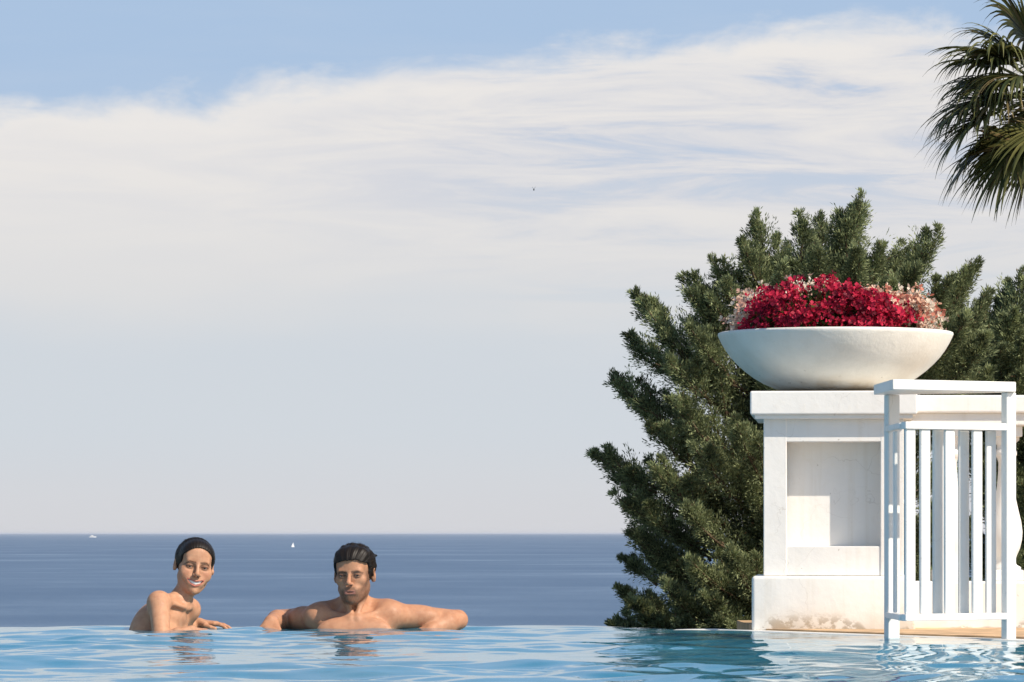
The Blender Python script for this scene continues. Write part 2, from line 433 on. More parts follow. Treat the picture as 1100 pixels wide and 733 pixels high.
def face_paint(V, O, R, s, male, skin):
    P = (V-O)@R/s; n = len(V); col = np.tile(np.array(skin), (n, 1)); x, y, z = P.T; ax = np.abs(x)
    rng = np.random.default_rng(5)
    ss = lambda a, b, v: (lambda t: t*t*(3-2*t))(np.clip((v-a)/(b-a), 0, 1))
    def put(m, c):
        m = m[:, None]; col[:] = col*(1-m)+np.array(c)*m
    inh = (np.abs(x) < .1) & (y < .12) & (np.abs(z) < .15)
    front = (y < -.03)*inh
    if male:
        fade = ss(-.128, -.108, z-.35*np.clip(y+.05, 0, 1))
        side = ss(.038, .056, ax)*ss(.014, -.008, y)*ss(.040, .0, z)*ss(-.075, -.055, y)
        low = ss(-.046, -.060, z-.30*np.maximum(ax-.028, 0))*ss(.035, .0, y)
        bm_ = np.maximum(low, side)*inh*fade
        mou = ss(.027, .018, ax)*ss(-.043, -.048, z)*ss(-.0605, -.055, z)*front
        bm_ = np.clip(np.maximum(bm_, mou*.9), 0, 1)*(.60+.34*rng.random(n))
        put(bm_, (.070, .042, .028))
        lip = ss(.025, .018, ax)*ss(.0100, .0070, np.abs(z+.0655))*(y < -.078)*inh
        put(lip*.85, (.36, .15, .115))
        put((ax < .012)*(np.abs(z+.0655) < .0026)*(y < -.07)*(y > -.092)*inh*.6, (.10, .05, .04))
        browc, bw, lo = (.024, .015, .010), .0050, .0125
    else:
        zl = smile_z(x); g = np.clip(1-(ax/.033)**2, 0, 1)
        lip = ((z-zl) < .0050+.0062*g)*((z-zl) > -.0058-.0105*g)*(ax < .0355)*(y < -.066)*inh
        put(lip*.8, (.44, .12, .10))
        browc, bw, lo = (.022, .013, .008), .0030, .0185
        put(ss(.024, .008, np.hypot(ax-.040, z+.028))*front*.25, (.55, .20, .13))
    bz = lo+.10*(ax-.012)-(1.8 if not male else 1.2)*np.maximum(ax-.036, 0)**1.0*.6
    br = (ax > .009)*(ax < .052)*ss(bw+.0020, bw*.6, np.abs(z-bz))*(y < -.045)*inh
    put(br*(.55+.4*rng.random(n)), browc)
    lash = np.hypot((ax-.031)/.0150, (z-.0005)/(.0052 if male else .0066)); lm = ss(1.25, .95, lash)*(y < -.06)*inh*(z > -.0025)
    put(lm*.95, (.028, .017, .012))
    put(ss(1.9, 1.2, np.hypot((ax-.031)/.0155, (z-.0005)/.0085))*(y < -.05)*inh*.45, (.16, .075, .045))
    put((np.hypot(ax-.0062, z+.0395) < .004)*(y < -.085)*inh*.8, (.10, .04, .03))
    d = hairline(x, y, z, male); near = (z > -.06)*(np.abs(x) < .0735)
    put(ss(.0065, -.001, d+.004*rng.random(n))*inh*near*.9, (.030, .018, .012))
    return col

def hairline(lx, ly, lz, male):
    ax = np.abs(lx); jag = .0010*np.sin(lx*210+2*np.sin(lx*90))+.0010*np.sin(lx*110+1)
    if male:
        top = .060-lz-.35*np.maximum(ax-.025, 0)+.18*np.maximum(lx-.01, 0)*(ax < .04)+jag
        back = (-.030-.30*np.maximum(lz-.02, 0)-ly); back = np.where(lz < .004, back+(.004-lz)*1.0, back)
        return np.maximum(np.minimum(top*.9, back*.9), -.066-lz)
    top = .080-lz-10.5*np.maximum(ax-.002, 0)**2+jag*.15
    back = (-.040-.45*np.maximum(lz-.0, 0)-ly); back = np.where(lz < .010, back+(.010-lz)*1.25, back)
    return np.maximum(np.minimum(top*.9, back*.9), -.060-lz)

def hair_mesh(name, O, R, s, male, mat, parent):
    T = lambda p: O+R@(np.array(p, float)*s)
    b = .138*s
    f = Field(np.arange(O[0]-b, O[0]+b, .0022), np.arange(O[1]-b, O[1]+b, .0022), np.arange(O[2]-b*1.1, O[2]+b*1.1, .0022))
    w = 1.0 if male else 1.05
    if male:
        f.ell(T((0, .016, .034)), np.array((.0800, .098, .086))*s, R, .01)
        f.ell(T((0, -.056, .053)), np.array((.058, .041, .049))*s, R, .045*s)
        f.cap(T((-.034, -.052, .078)), T((.046, -.046, .082)), .020*s, .022*s, .025)
        f.cap(T((.060, .02, .060)), T((.066, .03, .025)), .018*s, .016*s, .02)
    else:
        f.ell(T((0, .016, .031)), np.array((.0775*w, .098, .0845))*s, R, .01)
        f.ell(T((0, -.057, .052)), np.array((.055, .0355, .0435))*s, R, .045*s)
    X = f.x[:, None, None]-O[0]; Y = f.y[None, :, None]-O[1]; Z = f.z[None, None, :]-O[2]
    lx = (X*R[0, 0]+Y*R[1, 0]+Z*R[2, 0])/s; ly = (X*R[0, 1]+Y*R[1, 1]+Z*R[2, 1])/s; lz = (X*R[0, 2]+Y*R[1, 2]+Z*R[2, 2])/s
    d = hairline(lx, ly, lz, male)
    ang = np.arctan2(lx, lz+.02)                                       # strands combed from the brow to the nape
    wob = .25*np.sin(ly*38+ang*3)
    st = .0012*np.sin((ang+wob*.16)*(30 if male else 64))+.0007*np.sin((ang+wob*.10)*91+1.3)
    f.F = np.maximum(f.F+st.astype(np.float32)*(.75 if male else .35), (d*s).astype(np.float32))
    if male:
        rng = random.Random(3)
        for i in range(9):                                             # a few uneven wet locks
            a = -1.0+2.1*i/8+rng.uniform(-.1, .1); yy = rng.uniform(-.035, .045)
            p = np.array((math.sin(a)*.074, yy, .034+math.cos(a)*.081)); q = p+np.array((math.sin(a)*.008, .050, math.cos(a)*.004-.004))
            f.cap(T(p), T(q), .0095*s, .0045*s, .014)
    else:
        f.ell(T((-.012, .112, -.048)), np.array((.028, .026, .028))*s, R, .014)
        f.cap(T((-.012, .085, -.045)), T((-.012, .11, -.05)), .022*s, .022*s, .012)
        f.cap(T((-.022, .118, -.060)), T((-.035, .110, -.092)), .008*s, .003*s, .006)
    V, Q = f.mesh()
    P = (V-O)@R/s
    a = np.arctan2(P[:, 0], P[:, 2]+.02); v = .5+.5*np.sin(a*57+P[:, 1]*14)
    c = np.array((.008, .0055, .004))[None]*(1-v[:, None])+np.array((.014, .009, .006))[None]*v[:, None]
    # fine combed strands over the mass
    rng = np.random.default_rng(6 if male else 7); SV = [V]; SQ = [Q]; Cc = [c]; o = len(V)
    el0 = np.array((0, .016, .034 if male else .031)); er = np.array((.0805, .0985, .0865) if male else (.0775*w, .0985, .0850))
    fc = np.array((0, -.056, .053)); frr = np.array((.0583, .0413, .0493)) if male else np.array((.0553, .0360, .0440))
    for i in range(520 if male else 420):
        a0 = rng.uniform(-1.75, 1.75); ph0 = rng.uniform(.35, 1.5); ln = rng.uniform(.35, .9); lift = rng.random()**3*(.009 if male else .004); dr = rng.normal()*(.12 if male else .04)
        m = 9; path = []
        for j in range(m):
            t = j/(m-1); ph = ph0+ln*t; aa = a0+dr*t+.03*math.sin(t*5+i)
            q = el0+er*np.array((math.sin(ph)*math.sin(aa), -math.cos(ph), math.sin(ph)*math.cos(aa)))
            dq = q-fc; kk = np.sqrt(((dq/frr)**2).sum())
            if kk < 1.035: q = fc+dq/max(kk, .3)*1.035
            nrm = (q-el0)/er; nrm /= np.linalg.norm(nrm); path.append(q+nrm*(.0006+lift*t*t))
        P_ = np.array(path)
        if np.any(hairline(P_[:, 0], P_[:, 1], P_[:, 2], male) > .0005): continue
        tv, tq = tube([T(p) for p in path], .00075*s, .0003*s, 3); tv = np.array(tv)
        g = rng.random(); SV.append(tv); SQ.append(np.array(tq)+o); o += len(tv); Cc.append(np.repeat((np.array((.008, .005, .004))*(1-g)+np.array((.040, .025, .015))*g)[None], len(tv), 0))
    V = np.concatenate(SV); Q = np.concatenate(SQ); c = np.concatenate(Cc)
    return link(name, np_mesh(name, V, Q, c), mat, parent, True)

def eyeball(O, R, s, x, parent, look=(0, 0)):
    c = O+R@(np.array((x, -.0765, .001))*s)
    bm = bmesh.new(); bmesh.ops.create_uvsphere(bm, u_segments=32, v_segments=24, radius=.0123*s); V = np.array([v.co for v in bm.verts]); me = bm_mesh(bm, 'eye')
    fd = R@np.array((look[0], -1, look[1])); fd /= np.linalg.norm(fd)
    d = (V/np.linalg.norm(V, axis=1)[:, None])@fd; cols = np.where((d > .86)[:, None], (.05, .03, .018), (.40, .35, .30)); cols = np.where((d > .965)[:, None], (.004, .004, .004), cols)
    cc = np.ones((len(V), 4), np.float32); cc[:, :3] = cols
    at = me.attributes.new('Col', 'FLOAT_COLOR', 'POINT'); at.data.foreach_set('color', cc.ravel())
    me.vertices.foreach_set('co', (V+c).astype(np.float32).ravel())
    return link('eye', me, M['eye'], parent, True)

# ------------------------------------------------------------------ the man
def make_man():
    O = W(380.5, 617, 15.13); Rh = rot(-10, 3, -2); s = 1.0
    f = Field(axis((-1.08, -.72, .0035), (-.72, -.52, .0024), (-.52, -.12, .0045)),
              axis((14.93, 15.27, .0030), (15.27, 15.50, .005)),
              axis((-1.36, -.12, .010), (-.12, .09, .0035), (.09, .35, .0024)))
    P = W
    nb = P(381, 661, 15.20)
    f.ell(P(381, 700, 15.17), (.150, .098, .17), k=.03)                 # rib cage
    f.ell(P(381, 672, 15.18), (.150, .075, .055), k=.05)
    f.cap(P(381, 700, 15.17), (P(381, 700, 15.17)[0], 15.15, -.48), .115, .115, .06)
    pel = np.array((P(381, 700, 15.17)[0], 15.15, -.50)); f.ell(pel, (.155, .11, .12), k=.06)
    for sx in (-1, 1):                                                  # legs, treading on the pool floor
        hip = pel+(sx*.09, 0, -.06); kn = hip+(sx*.03, -.04, -.36); an = np.array((kn[0], kn[1]+.04, -1.27))
        f.cap(hip, kn, .085, .055, .03); f.cap(kn, an, .055, .038, .02); f.ell(kn+(0, .03, -.12), (.045, .05, .10), k=.02)
        f.cap(an+(0, 0, -.03), an+(sx*.01, -.15, -.055), .036, .026, .02)
    f.cap(P(380.5, 664, 15.19), P(379.5, 634, 15.165), .054, .049, .03)      # neck
    f.cap(P(383, 668, 15.215), P(381, 632, 15.20), .046, .044, .03)
    # neck muscles and collar bones
    for sx, e in ((-1, 348), (1, 416)):
        f.cap(P(380.5+sx*2, 663.5, 15.09), P(380.5+sx*13, 634, 15.15), .010, .014, .014)
        f.cap(P(380.5+sx*4, 664, 15.085), P(e, 657 if sx < 0 else 656, 15.16), .010, .012, .014)
        f.cap(P(380.5+sx*14, 650, 15.22), P(e+sx*-2, 656 if sx < 0 else 654, 15.21), .032, .034, .03)      # trapezius
        f.ell(P(380.5+sx*19, 679, 15.085), (.080, .030, .052), k=.035)   # chest
    # arm on the image right: shoulder, elbow on the rim, forearm folded back
    S = P(418, 661, 15.19); E = P(492, 666, 15.30); Wr = P(463, 677, 15.19)
    f.ell(P(419, 660, 15.185), (.064, .060, .055), k=.035)
    f.cap(S, E, .052, .038, .02); f.ell((S*.55+E*.45)+(0, -.015, .005), (.075, .040, .040), k=.02); f.cap(E, E+np.array((.008, .006, -.006)), .034, .022, .01)
    f.cap(E, E*.6+Wr*.4+(0, 0, .004), .037, .041, .012); f.cap(E*.6+Wr*.4+(0, 0, .004), Wr, .041, .027, .014)
    hand(f, Wr, (-.75, -.45, -.25), (0, .35, -1), 1.0, (.2, .3, .25), 1)
    # arm on the image left
    S = P(344, 664, 15.19); E = P(303, 666, 15.39); Wr = P(291, 668, 15.18)
    f.ell(P(342, 662.5, 15.185), (.060, .060, .054), k=.035)
    f.cap(S, E, .052, .040, .02); f.ell((S*.55+E*.45)+(0, -.01, .005), (.052, .050, .040), k=.02)
    f.cap(E, E*.6+Wr*.4, .038, .041, .012); f.cap(E*.6+Wr*.4, Wr, .041, .027, .014)
    hand(f, Wr, (.10, -.72, -.50), (.1, .5, -1), .98, (.35, .45, .3), -1)
    head(f, O, Rh, s, True)
    V, Q = f.mesh()
    skin = (.46, .230, .130)
    col = face_paint(V, O, Rh, s, True, skin)
    rng = np.random.default_rng(9)
    # reddish sun flush, chest shadow hair
    for c, r, cc, a in ((P(380, 676, 15.05), .055, (.20, .10, .06), .28), (P(402, 683, 15.04), .011, (.30, .12, .09), .8), (P(360, 683, 15.04), .011, (.30, .12, .09), .8),
                        (P(492, 666, 15.3), .07, (.58, .25, .14), .3), (O+Rh@np.array((.0, -.11, -.03)), .03, (.58, .24, .15), .35)):
        d = np.linalg.norm(V-c, axis=1); m = (np.clip(1-d/r, 0, 1)**.7*a)[:, None]*(.6+.4*rng.random((len(V), 1)) if a < .3 else 1); col = col*(1-m)+np.array(cc)*m
    root = empty('person', (O[0], 15.15, -1.35), 'dark-haired bearded bare-chested man leaning back with both arms spread along the pool edge', 'person')
    link('body', np_mesh('body', V, Q, col), M['skin'], root, True)
    hair_mesh('hair', O, Rh, s, True, M['hair'], root)
    for x in (-.031, .031): eyeball(O, Rh, s, x, root, (.12, .02))

def make_woman():
    O = W(208.8, 608.0, 15.30); Rh = rot(13, 3, 8); s = .975
    f = Field(axis((-1.60, -1.37, .0045), (-1.37, -1.17, .0023), (-1.17, -1.06, .0030)),
              axis((14.86, 15.16, .0045), (15.16, 15.42, .0026), (15.42, 15.54, .0032)),
              axis((-1.36, -.10, .010), (-.10, .13, .0032), (.13, .375, .0023)))
    P = W
    SR = P(170.5, 647.5, 15.17); SL = P(203, 655, 15.37)
    mid = (SR+SL)/2; lat = SL-SR; lat /= np.linalg.norm(lat); fr = np.cross(lat, (0, 0, 1.)); fr /= np.linalg.norm(fr); up = np.cross(fr, lat)*-1
    if up[2] < 0: up = -up
    if fr[0] < 0: fr = -fr
    B = np.stack([lat, -fr, up], 1)
    down = np.array((-.30, .05, -.95)); down /= np.linalg.norm(down)
    ch = mid+down*.13-fr*.01
    f.ell(ch+np.array((-.022, .0, -.02)), (.140, .104, .165), B, .03)
    f.ell(mid+down*.045-fr*.012, (.118, .060, .055), B, .04)
    wa = ch+np.array((-.04, .0, -.20)); f.cap(ch+(-.01, 0, -.06), wa, .096, .088, .05)
    pel = wa+np.array((0, 0, -.16)); f.cap(wa, pel, .09, .12, .06); f.ell(pel, (.13, .13, .11), k=.05)
    for sx in (-1, 1):
        hip = pel+lat*sx*.075+(0, 0, -.05); kn = hip+np.array((.02, -.03, -.36)); an = np.array((kn[0]-.02, kn[1]+.03, -1.28))
        f.cap(hip, kn, .08, .05, .03); f.cap(kn, an, .050, .033, .02); f.ell(kn+(0, .02, -.12), (.042, .046, .09), k=.02)
        f.cap(an+(0, 0, -.03), an+fr*.13+(0, 0, -.05), .032, .023, .02)
    for sx in (-1, 1):
        f.ell(mid+lat*sx*.062+down*.150+fr*.062, (.056, .052, .056), B, .03)
        f.cap(mid+lat*sx*.015+fr*.058+(0, 0, -.006), (SR if sx < 0 else SL)+fr*.015+(0, 0, .012), .0075, .010, .012)   # collar bones
    f.cap(mid+fr*.0+(0, 0, -.03), P(200, 631, 15.30), .045, .038, .028)
    f.cap(mid+fr*.045+(0, 0, -.002), P(207, 634, 15.27), .010, .012, .018)
    for S_ in (SR, SL): f.cap(P(194, 643, 15.285), S_+(0, 0, .006), .026, .026, .03)
    # near arm, elbow under water, forearm along the surface
    Er = P(174, 692, 15.05); Wr = P(205, 678.5, 15.09)
    f.ell(SR+(0, 0, -.002), (.044, .045, .045), k=.022); f.cap(SR, Er, .041, .034, .02)
    f.cap(Er, Er*.45+Wr*.55, .038, .035, .012); f.cap(Er*.45+Wr*.55, Wr, .035, .024, .012)
    hand(f, Wr, (.8, .3, -.05), (0, .2, -1), .88, (.12, .2, .2), -1)
    # far arm with the hand lying on the rim
    El = P(190, 683, 15.42); Wl = P(213.5, 669.8, 15.44)
    f.ell(SL, (.044, .044, .044), k=.02); f.cap(SL, El, .041, .036, .02)
    f.cap(El, El*.45+Wl*.55, .036, .034, .012); f.cap(El*.45+Wl*.55, Wl, .034, .023, .012)
    hand(f, Wl, (1, -.18, -.01), (0, 0, -1), .86, (.16, .25, .2), -1, .12)
    head(f, O, Rh, s, False)
    V, Q = f.mesh()
    col = face_paint(V, O, Rh, s, False, (.50, .262, .152))
    root = empty('person', (O[0]-.06, 15.2, -1.35), 'smiling woman with wet hair tied back, turned sideways with one hand on the pool edge', 'person')
    link('body', np_mesh('body', V, Q, col), M['skin'], root, True)
    hair_mesh('hair', O, Rh, s, False, M['hair'], root)
    for x in (-.031, .031): eyeball(O, Rh, s, x, root, (-.10, .02))
    # upper teeth on an arch
    T = lambda p: O+Rh@(np.array(p)*s); Vt = []; Ft = []
    nT = 60
    for i in range(nT+1):
        x = -.0300+.0600*i/nT; y = -.0890+.0125*(abs(x)/.033)**2; zc_ = smile_z(x)
        ed = .0005*abs(math.sin(x*420))
        for (dy, z) in ((.004, .010), (.0, .010), (-.0006+ed, -.0035), (.0, -.0062), (.004, -.0062)): Vt.append(T((x, y+dy, zc_+z)))
    for i in range(nT):
        for j in range(5): Ft.append((i*5+j, i*5+(j+1) % 5, i*5+5+(j+1) % 5, i*5+5+j))
    link('teeth', np_mesh('teeth', Vt, Ft), M['teeth'], root, True)

# ------------------------------------------------------------------ pool edge line
def edge_pts():
    pts = [(-9.0, 15.68), (.10, 15.68), (.30, 15.64), (.55, 15.46), (.75, 15.24), (.934, 14.93), (1.15, 14.60), (1.365, 14.27), (1.60, 13.94), (1.84, 13.62), (2.2, 13.1), (2.9, 12.0), (3.6, 10.6), (3.9, 9.0)]
    xs = np.array([p[0] for p in pts]); ys = np.array([p[1] for p in pts])
    X = np.concatenate([np.array([-9.0, -6, -4, -3]), np.arange(-2.5, 3.9, .05), [3.9]]); Y = np.interp(X, xs, ys)
    k = np.array([1, 2, 3, 4, 3, 2, 1.]); k /= k.sum(); Yp = np.pad(Y, 3, mode='edge'); Ys = np.convolve(Yp, k, 'valid'); Ys[:6] = Y[:6]; Ys[-4:] = Y[-4:]
    return X, Ys
EX, EY = edge_pts()
yedge = lambda x: np.interp(x, EX, EY)

def make_pool():
    # water: real waves
    xs = axis((-9, -2.4, .12), (-2.4, 2.3, .014), (2.3, 3.9, .05))
    ny = 560
    u = np.linspace(0, 1, ny); 
    yy = np.concatenate([np.linspace(-3, 7.5, 40, endpoint=False), 7.5+(1-(1-u)**1.0)*1.0*(0)+u*0])[:40]
    X = xs[:, None]; E = yedge(xs)[:, None]
    Yn = np.concatenate([np.repeat(yy[None], len(xs), 0), 7.5+(E-7.5)*u[None]], 1)
    X = np.repeat(X, Yn.shape[1], 1)
    rng = np.random.default_rng(11); Z = np.zeros_like(Yn)
    nW = 70
    for i in range(nW):
        lam = .12*(1.15/.12)**rng.random(); th = rng.normal(math.pi/2, .65); kk = 2*math.pi/lam
        slope = .018*(1.0 if lam > .30 else .85); amp = slope/kk
        ph = rng.random()*6.283
        Z += amp*np.sin(kk*(math.cos(th)*X+math.sin(th)*Yn)+ph+.4*np.sin(X*.5+i)+.4*np.sin(Yn*.4+i*2))
    # patches of calmer and livelier water
    Z *= .75+.35*np.sin(X*1.3+Yn*.9+1)*np.sin(Yn*1.7-X*.5)
    Z *= .30+.30*np.clip((E-Yn)/.35, 0, 1)+.40*np.clip((E-Yn-.3)/1.2, 0, 1)
    # rings round the bathers
    for (cx, cy, a) in ((-.63, 15.05, .0035), (-1.38, 15.1, .003)):
        d = np.hypot(X-cx, Yn-cy); Z += a*np.sin(d*22)*np.exp(-((d-.35)/.35)**2)
    dist = (E-Yn)
    spill = np.clip(1-dist/.03, 0, 1); Z -= .012*spill**2*(X < .75)
    Z = np.where((X > .75) & (dist < .2), Z*(.35+.65*np.clip(dist/.2, 0, 1)), Z)
    V = np.stack([X, Yn, Z], -1).reshape(-1, 3); n, m = X.shape
    i = np.arange(n-1)[:, None]*m+np.arange(m-1)[None]; Q = np.stack([i, i+m, i+m+1, i+1], -1).reshape(-1, 4)
    tag(link('pool_water', np_mesh('pool_water', V, Q), M['water'], None, True), kind='structure')
    # shell: inner wall and floor
    inn = .34
    ring = [(x, y-(inn if x < .5 else inn-.26*min(1, (x-.5)/.3))) for x, y in zip(EX, EY)]
    loop = ring+[(3.9, -4), (-9, -4)]
    bm = bmesh.new(); tp = [bm.verts.new((x, y, -.30)) for x, y in loop]; bt = [bm.verts.new((x, y, -1.36)) for x, y in loop]; k = len(loop)
    for j in range(k): bm.faces.new((tp[j], tp[(j+1) % k], bt[(j+1) % k], bt[j]))
    bm.faces.new(bt); bmesh.ops.triangulate(bm, faces=[f for f in bm.faces if len(f.verts) > 4]); bmesh.ops.recalc_face_normals(bm, faces=bm.faces)
    tag(link('pool_basin', bm_mesh(bm), M['pool']), kind='structure')
    # rim: wet ledge, then outer wall falling away; right part rises a little above the water
    V = []; Q = []
    for (x, y), (xe, ye) in zip(ring, zip(EX, EY)):
        r = min(1, max(0, (x-.45)/.35)); r = r*r*(3-2*r); zt = -.012+r*.015
        out = .0 if x < .9 else .0
        prof = [(0, -.30), (0, zt-.006), (.010, zt), ((ye-y)-.012, zt), ((ye-y), zt-.008), ((ye-y)+.01, -.35 if r < .5 else -.05), ((ye-y)+.01, -1.6)]
        if r >= 1: prof = [(0, -.30), (0, zt-.006), (.010, zt), ((ye-y)+.05, zt), ((ye-y)+.055, zt-.02), ((ye-y)+.06, -.1), ((ye-y)+.06, -1.6)]
        for a, z in prof: V.append((x, y+a, z))
    for j in range(len(ring)-1):
        for q in range(6): Q.append((j*7+q, (j+1)*7+q, (j+1)*7+q+1, j*7+q+1))
    me = np_mesh('rim', V, Q); me.materials.append(M['rim_blue']); me.materials.append(M['rim'])
    for p in me.polygons:
        c = sum((Vector(me.vertices[v].co) for v in p.vertices), Vector())/4
        p.material_index = 1 if c.x > .45 else 0
    tag(link('pool_rim', me, None), kind='structure')
    # deck beyond the rim on the right
    dp = [(x+.03, y+.06) for x, y in zip(EX, EY) if x > .93]
    poly = dp+[(9, 9.0), (9, 16.4), (.96, 16.4)]
    prism('pool_deck', poly[::-1], -.25, .008, M['deck']).__setitem__('kind', 'structure')
make_pool()
make_man(); make_woman()

# ------------------------------------------------------------------ pillar
def make_pillar():
    X0, X1, Y0, Y1 = .979, 1.524, 14.98, 15.52
    root = empty('pillar', (1.25, 15.25, 0), 'square white plastered pillar with a recessed panel, carrying the flower bowl', 'pillar')
    bm = bmesh.new(); add_box(bm, .934, 1.568, 14.93, 15.57, -.10, .2135, .014, 4); link('plinth', bm_mesh(bm), M['plaster'], root, True)
    # shaft with recessed panels front, right and left
    ex, ez0, ez1, rd = .090, .329, .737, .130
    bm = bmesh.new(); zb, zt = .2138, .829
    add_box(bm, X0+.060, X1-.060, Y0+rd, Y1-rd, zb, zt)
    b = .003
    for x0, x1 in ((X0, X0+ex), (X1-ex, X1)):
        for y0, y1 in ((Y0, Y0+ex), (Y1-ex, Y1)): add_box(bm, x0, x1, y0, y1, zb, zt, b)
    for y0, y1 in ((Y0+.001, Y0+rd+.01), (Y1-rd-.01, Y1-.001)):
        add_box(bm, X0+ex-.005, X1-ex+.005, y0, y1, ez1, zt-.001, b); add_box(bm, X0+ex-.005, X1-ex+.005, y0+.004, y1, zb+.001, ez0, b)
    for x0, x1 in ((X0+.001, X0+.07), (X1-.07, X1-.001)):
        add_box(bm, x0, x1, Y0+ex-.005, Y1-ex+.005, ez1, zt-.001, b); add_box(bm, x0, x1, Y0+ex-.005, Y1-ex+.005, zb+.001, ez0, b)
    link('shaft', bm_mesh(bm), M['plaster_clean'], root)
    # cap with a small chamfered underside
    bm = bmesh.new(); add_box(bm, .928, 1.576, 14.925, 15.575, .842, .934, .006, 2); add_box(bm, .945, 1.559, 14.942, 15.558, .826, .8425, .002, 1)
    link('cap', bm_mesh(bm), M['plaster_clean'], root)
    root.rotation_euler = (0, 0, R_(-4.9)); root.location.x += .026
make_pillar()

BC = (1.292, 15.345, .934)
prof = [(.0, .002), (.13, .002), (.150, .004), (.17, .006), (.205, .013), (.245, .025), (.286, .043), (.325, .066), (.361, .093), (.392, .121), (.417, .148), (.438, .177), (.455, .206), (.466, .229), (.4695, .238), (.468, .2445), (.462, .247), (.452, .246), (.447, .241), (.43, .205), (.40, .16)]
root = empty('planter_bowl', BC, 'wide shallow weathered white concrete bowl standing on the pillar cap, filled with flowers', 'planter')
lathe('bowl', prof, BC, M['bowl'], root, 96)
lathe('soil', [(.0, .205), (.2, .203), (.43, .196)], BC, M['soil'], root, 48)

# ------------------------------------------------------------------ balustrade
def make_balustrade():
    root = empty('balustrade', (2.6, 15.25, 0), 'white balustrade running right from the pillar behind the metal railing, with turned balusters', 'balustrade')
    yc = 15.26
    bm = bmesh.new(); add_box(bm, 1.570, 5.0, yc-.12, yc+.12, .855, .925, .008, 2); add_box(bm, 1.572, 5.0, yc-.095, yc+.095, .806, .857, .006, 2); link('handrail', bm_mesh(bm), M['plaster_clean'], root)
    bm = bmesh.new(); add_box(bm, 1.5695, 5.0, yc-.13, yc+.13, -.10, .190, .008, 2); link('plinth', bm_mesh(bm), M['plaster'], root)
    pf = [(.062, .045), (.062, .055), (.045, .065), (.038, .08), (.045, .10), (.058, .13), (.066, .165), (.068, .195), (.063, .235), (.052, .28), (.041, .33), (.033, .38), (.029, .43), (.028, .47), (.034, .49), (.046, .50), (.046, .515), (.034, .525), (.034, .54), (.055, .56), (.055, .572)]
    first = None
    for i in range(13):
        x = (1020+i*60-CX)*yc/F_PX
        if first is None:
            V = []; n = 28
            bm = bmesh.new()
            add_box(bm, -.065, .065, -.065, .065, 0, .045, .003, 1); add_box(bm, -.06, .06, -.06, .06, .572, .617, .003, 1)
            rings = [[bm.verts.new((r*math.cos(2*math.pi*j/n), r*math.sin(2*math.pi*j/n), z)) for j in range(n)] for r, z in pf]
            for a, b in zip(rings[:-1], rings[1:]):
                for j in range(n): 
                    fc = bm.faces.new((a[j], a[(j+1) % n], b[(j+1) % n], b[j])); fc.smooth = True
            me = bm_mesh(bm, 'baluster'); first = me; me.materials.append(M['plaster_clean'])
        o = bpy.data.objects.new('baluster', first); COL.objects.link(o); o.parent = root; o.matrix_parent_inverse = Matrix.Translation(-Vector(root.location)); o.location = (x, yc, .190)
make_balustrade()

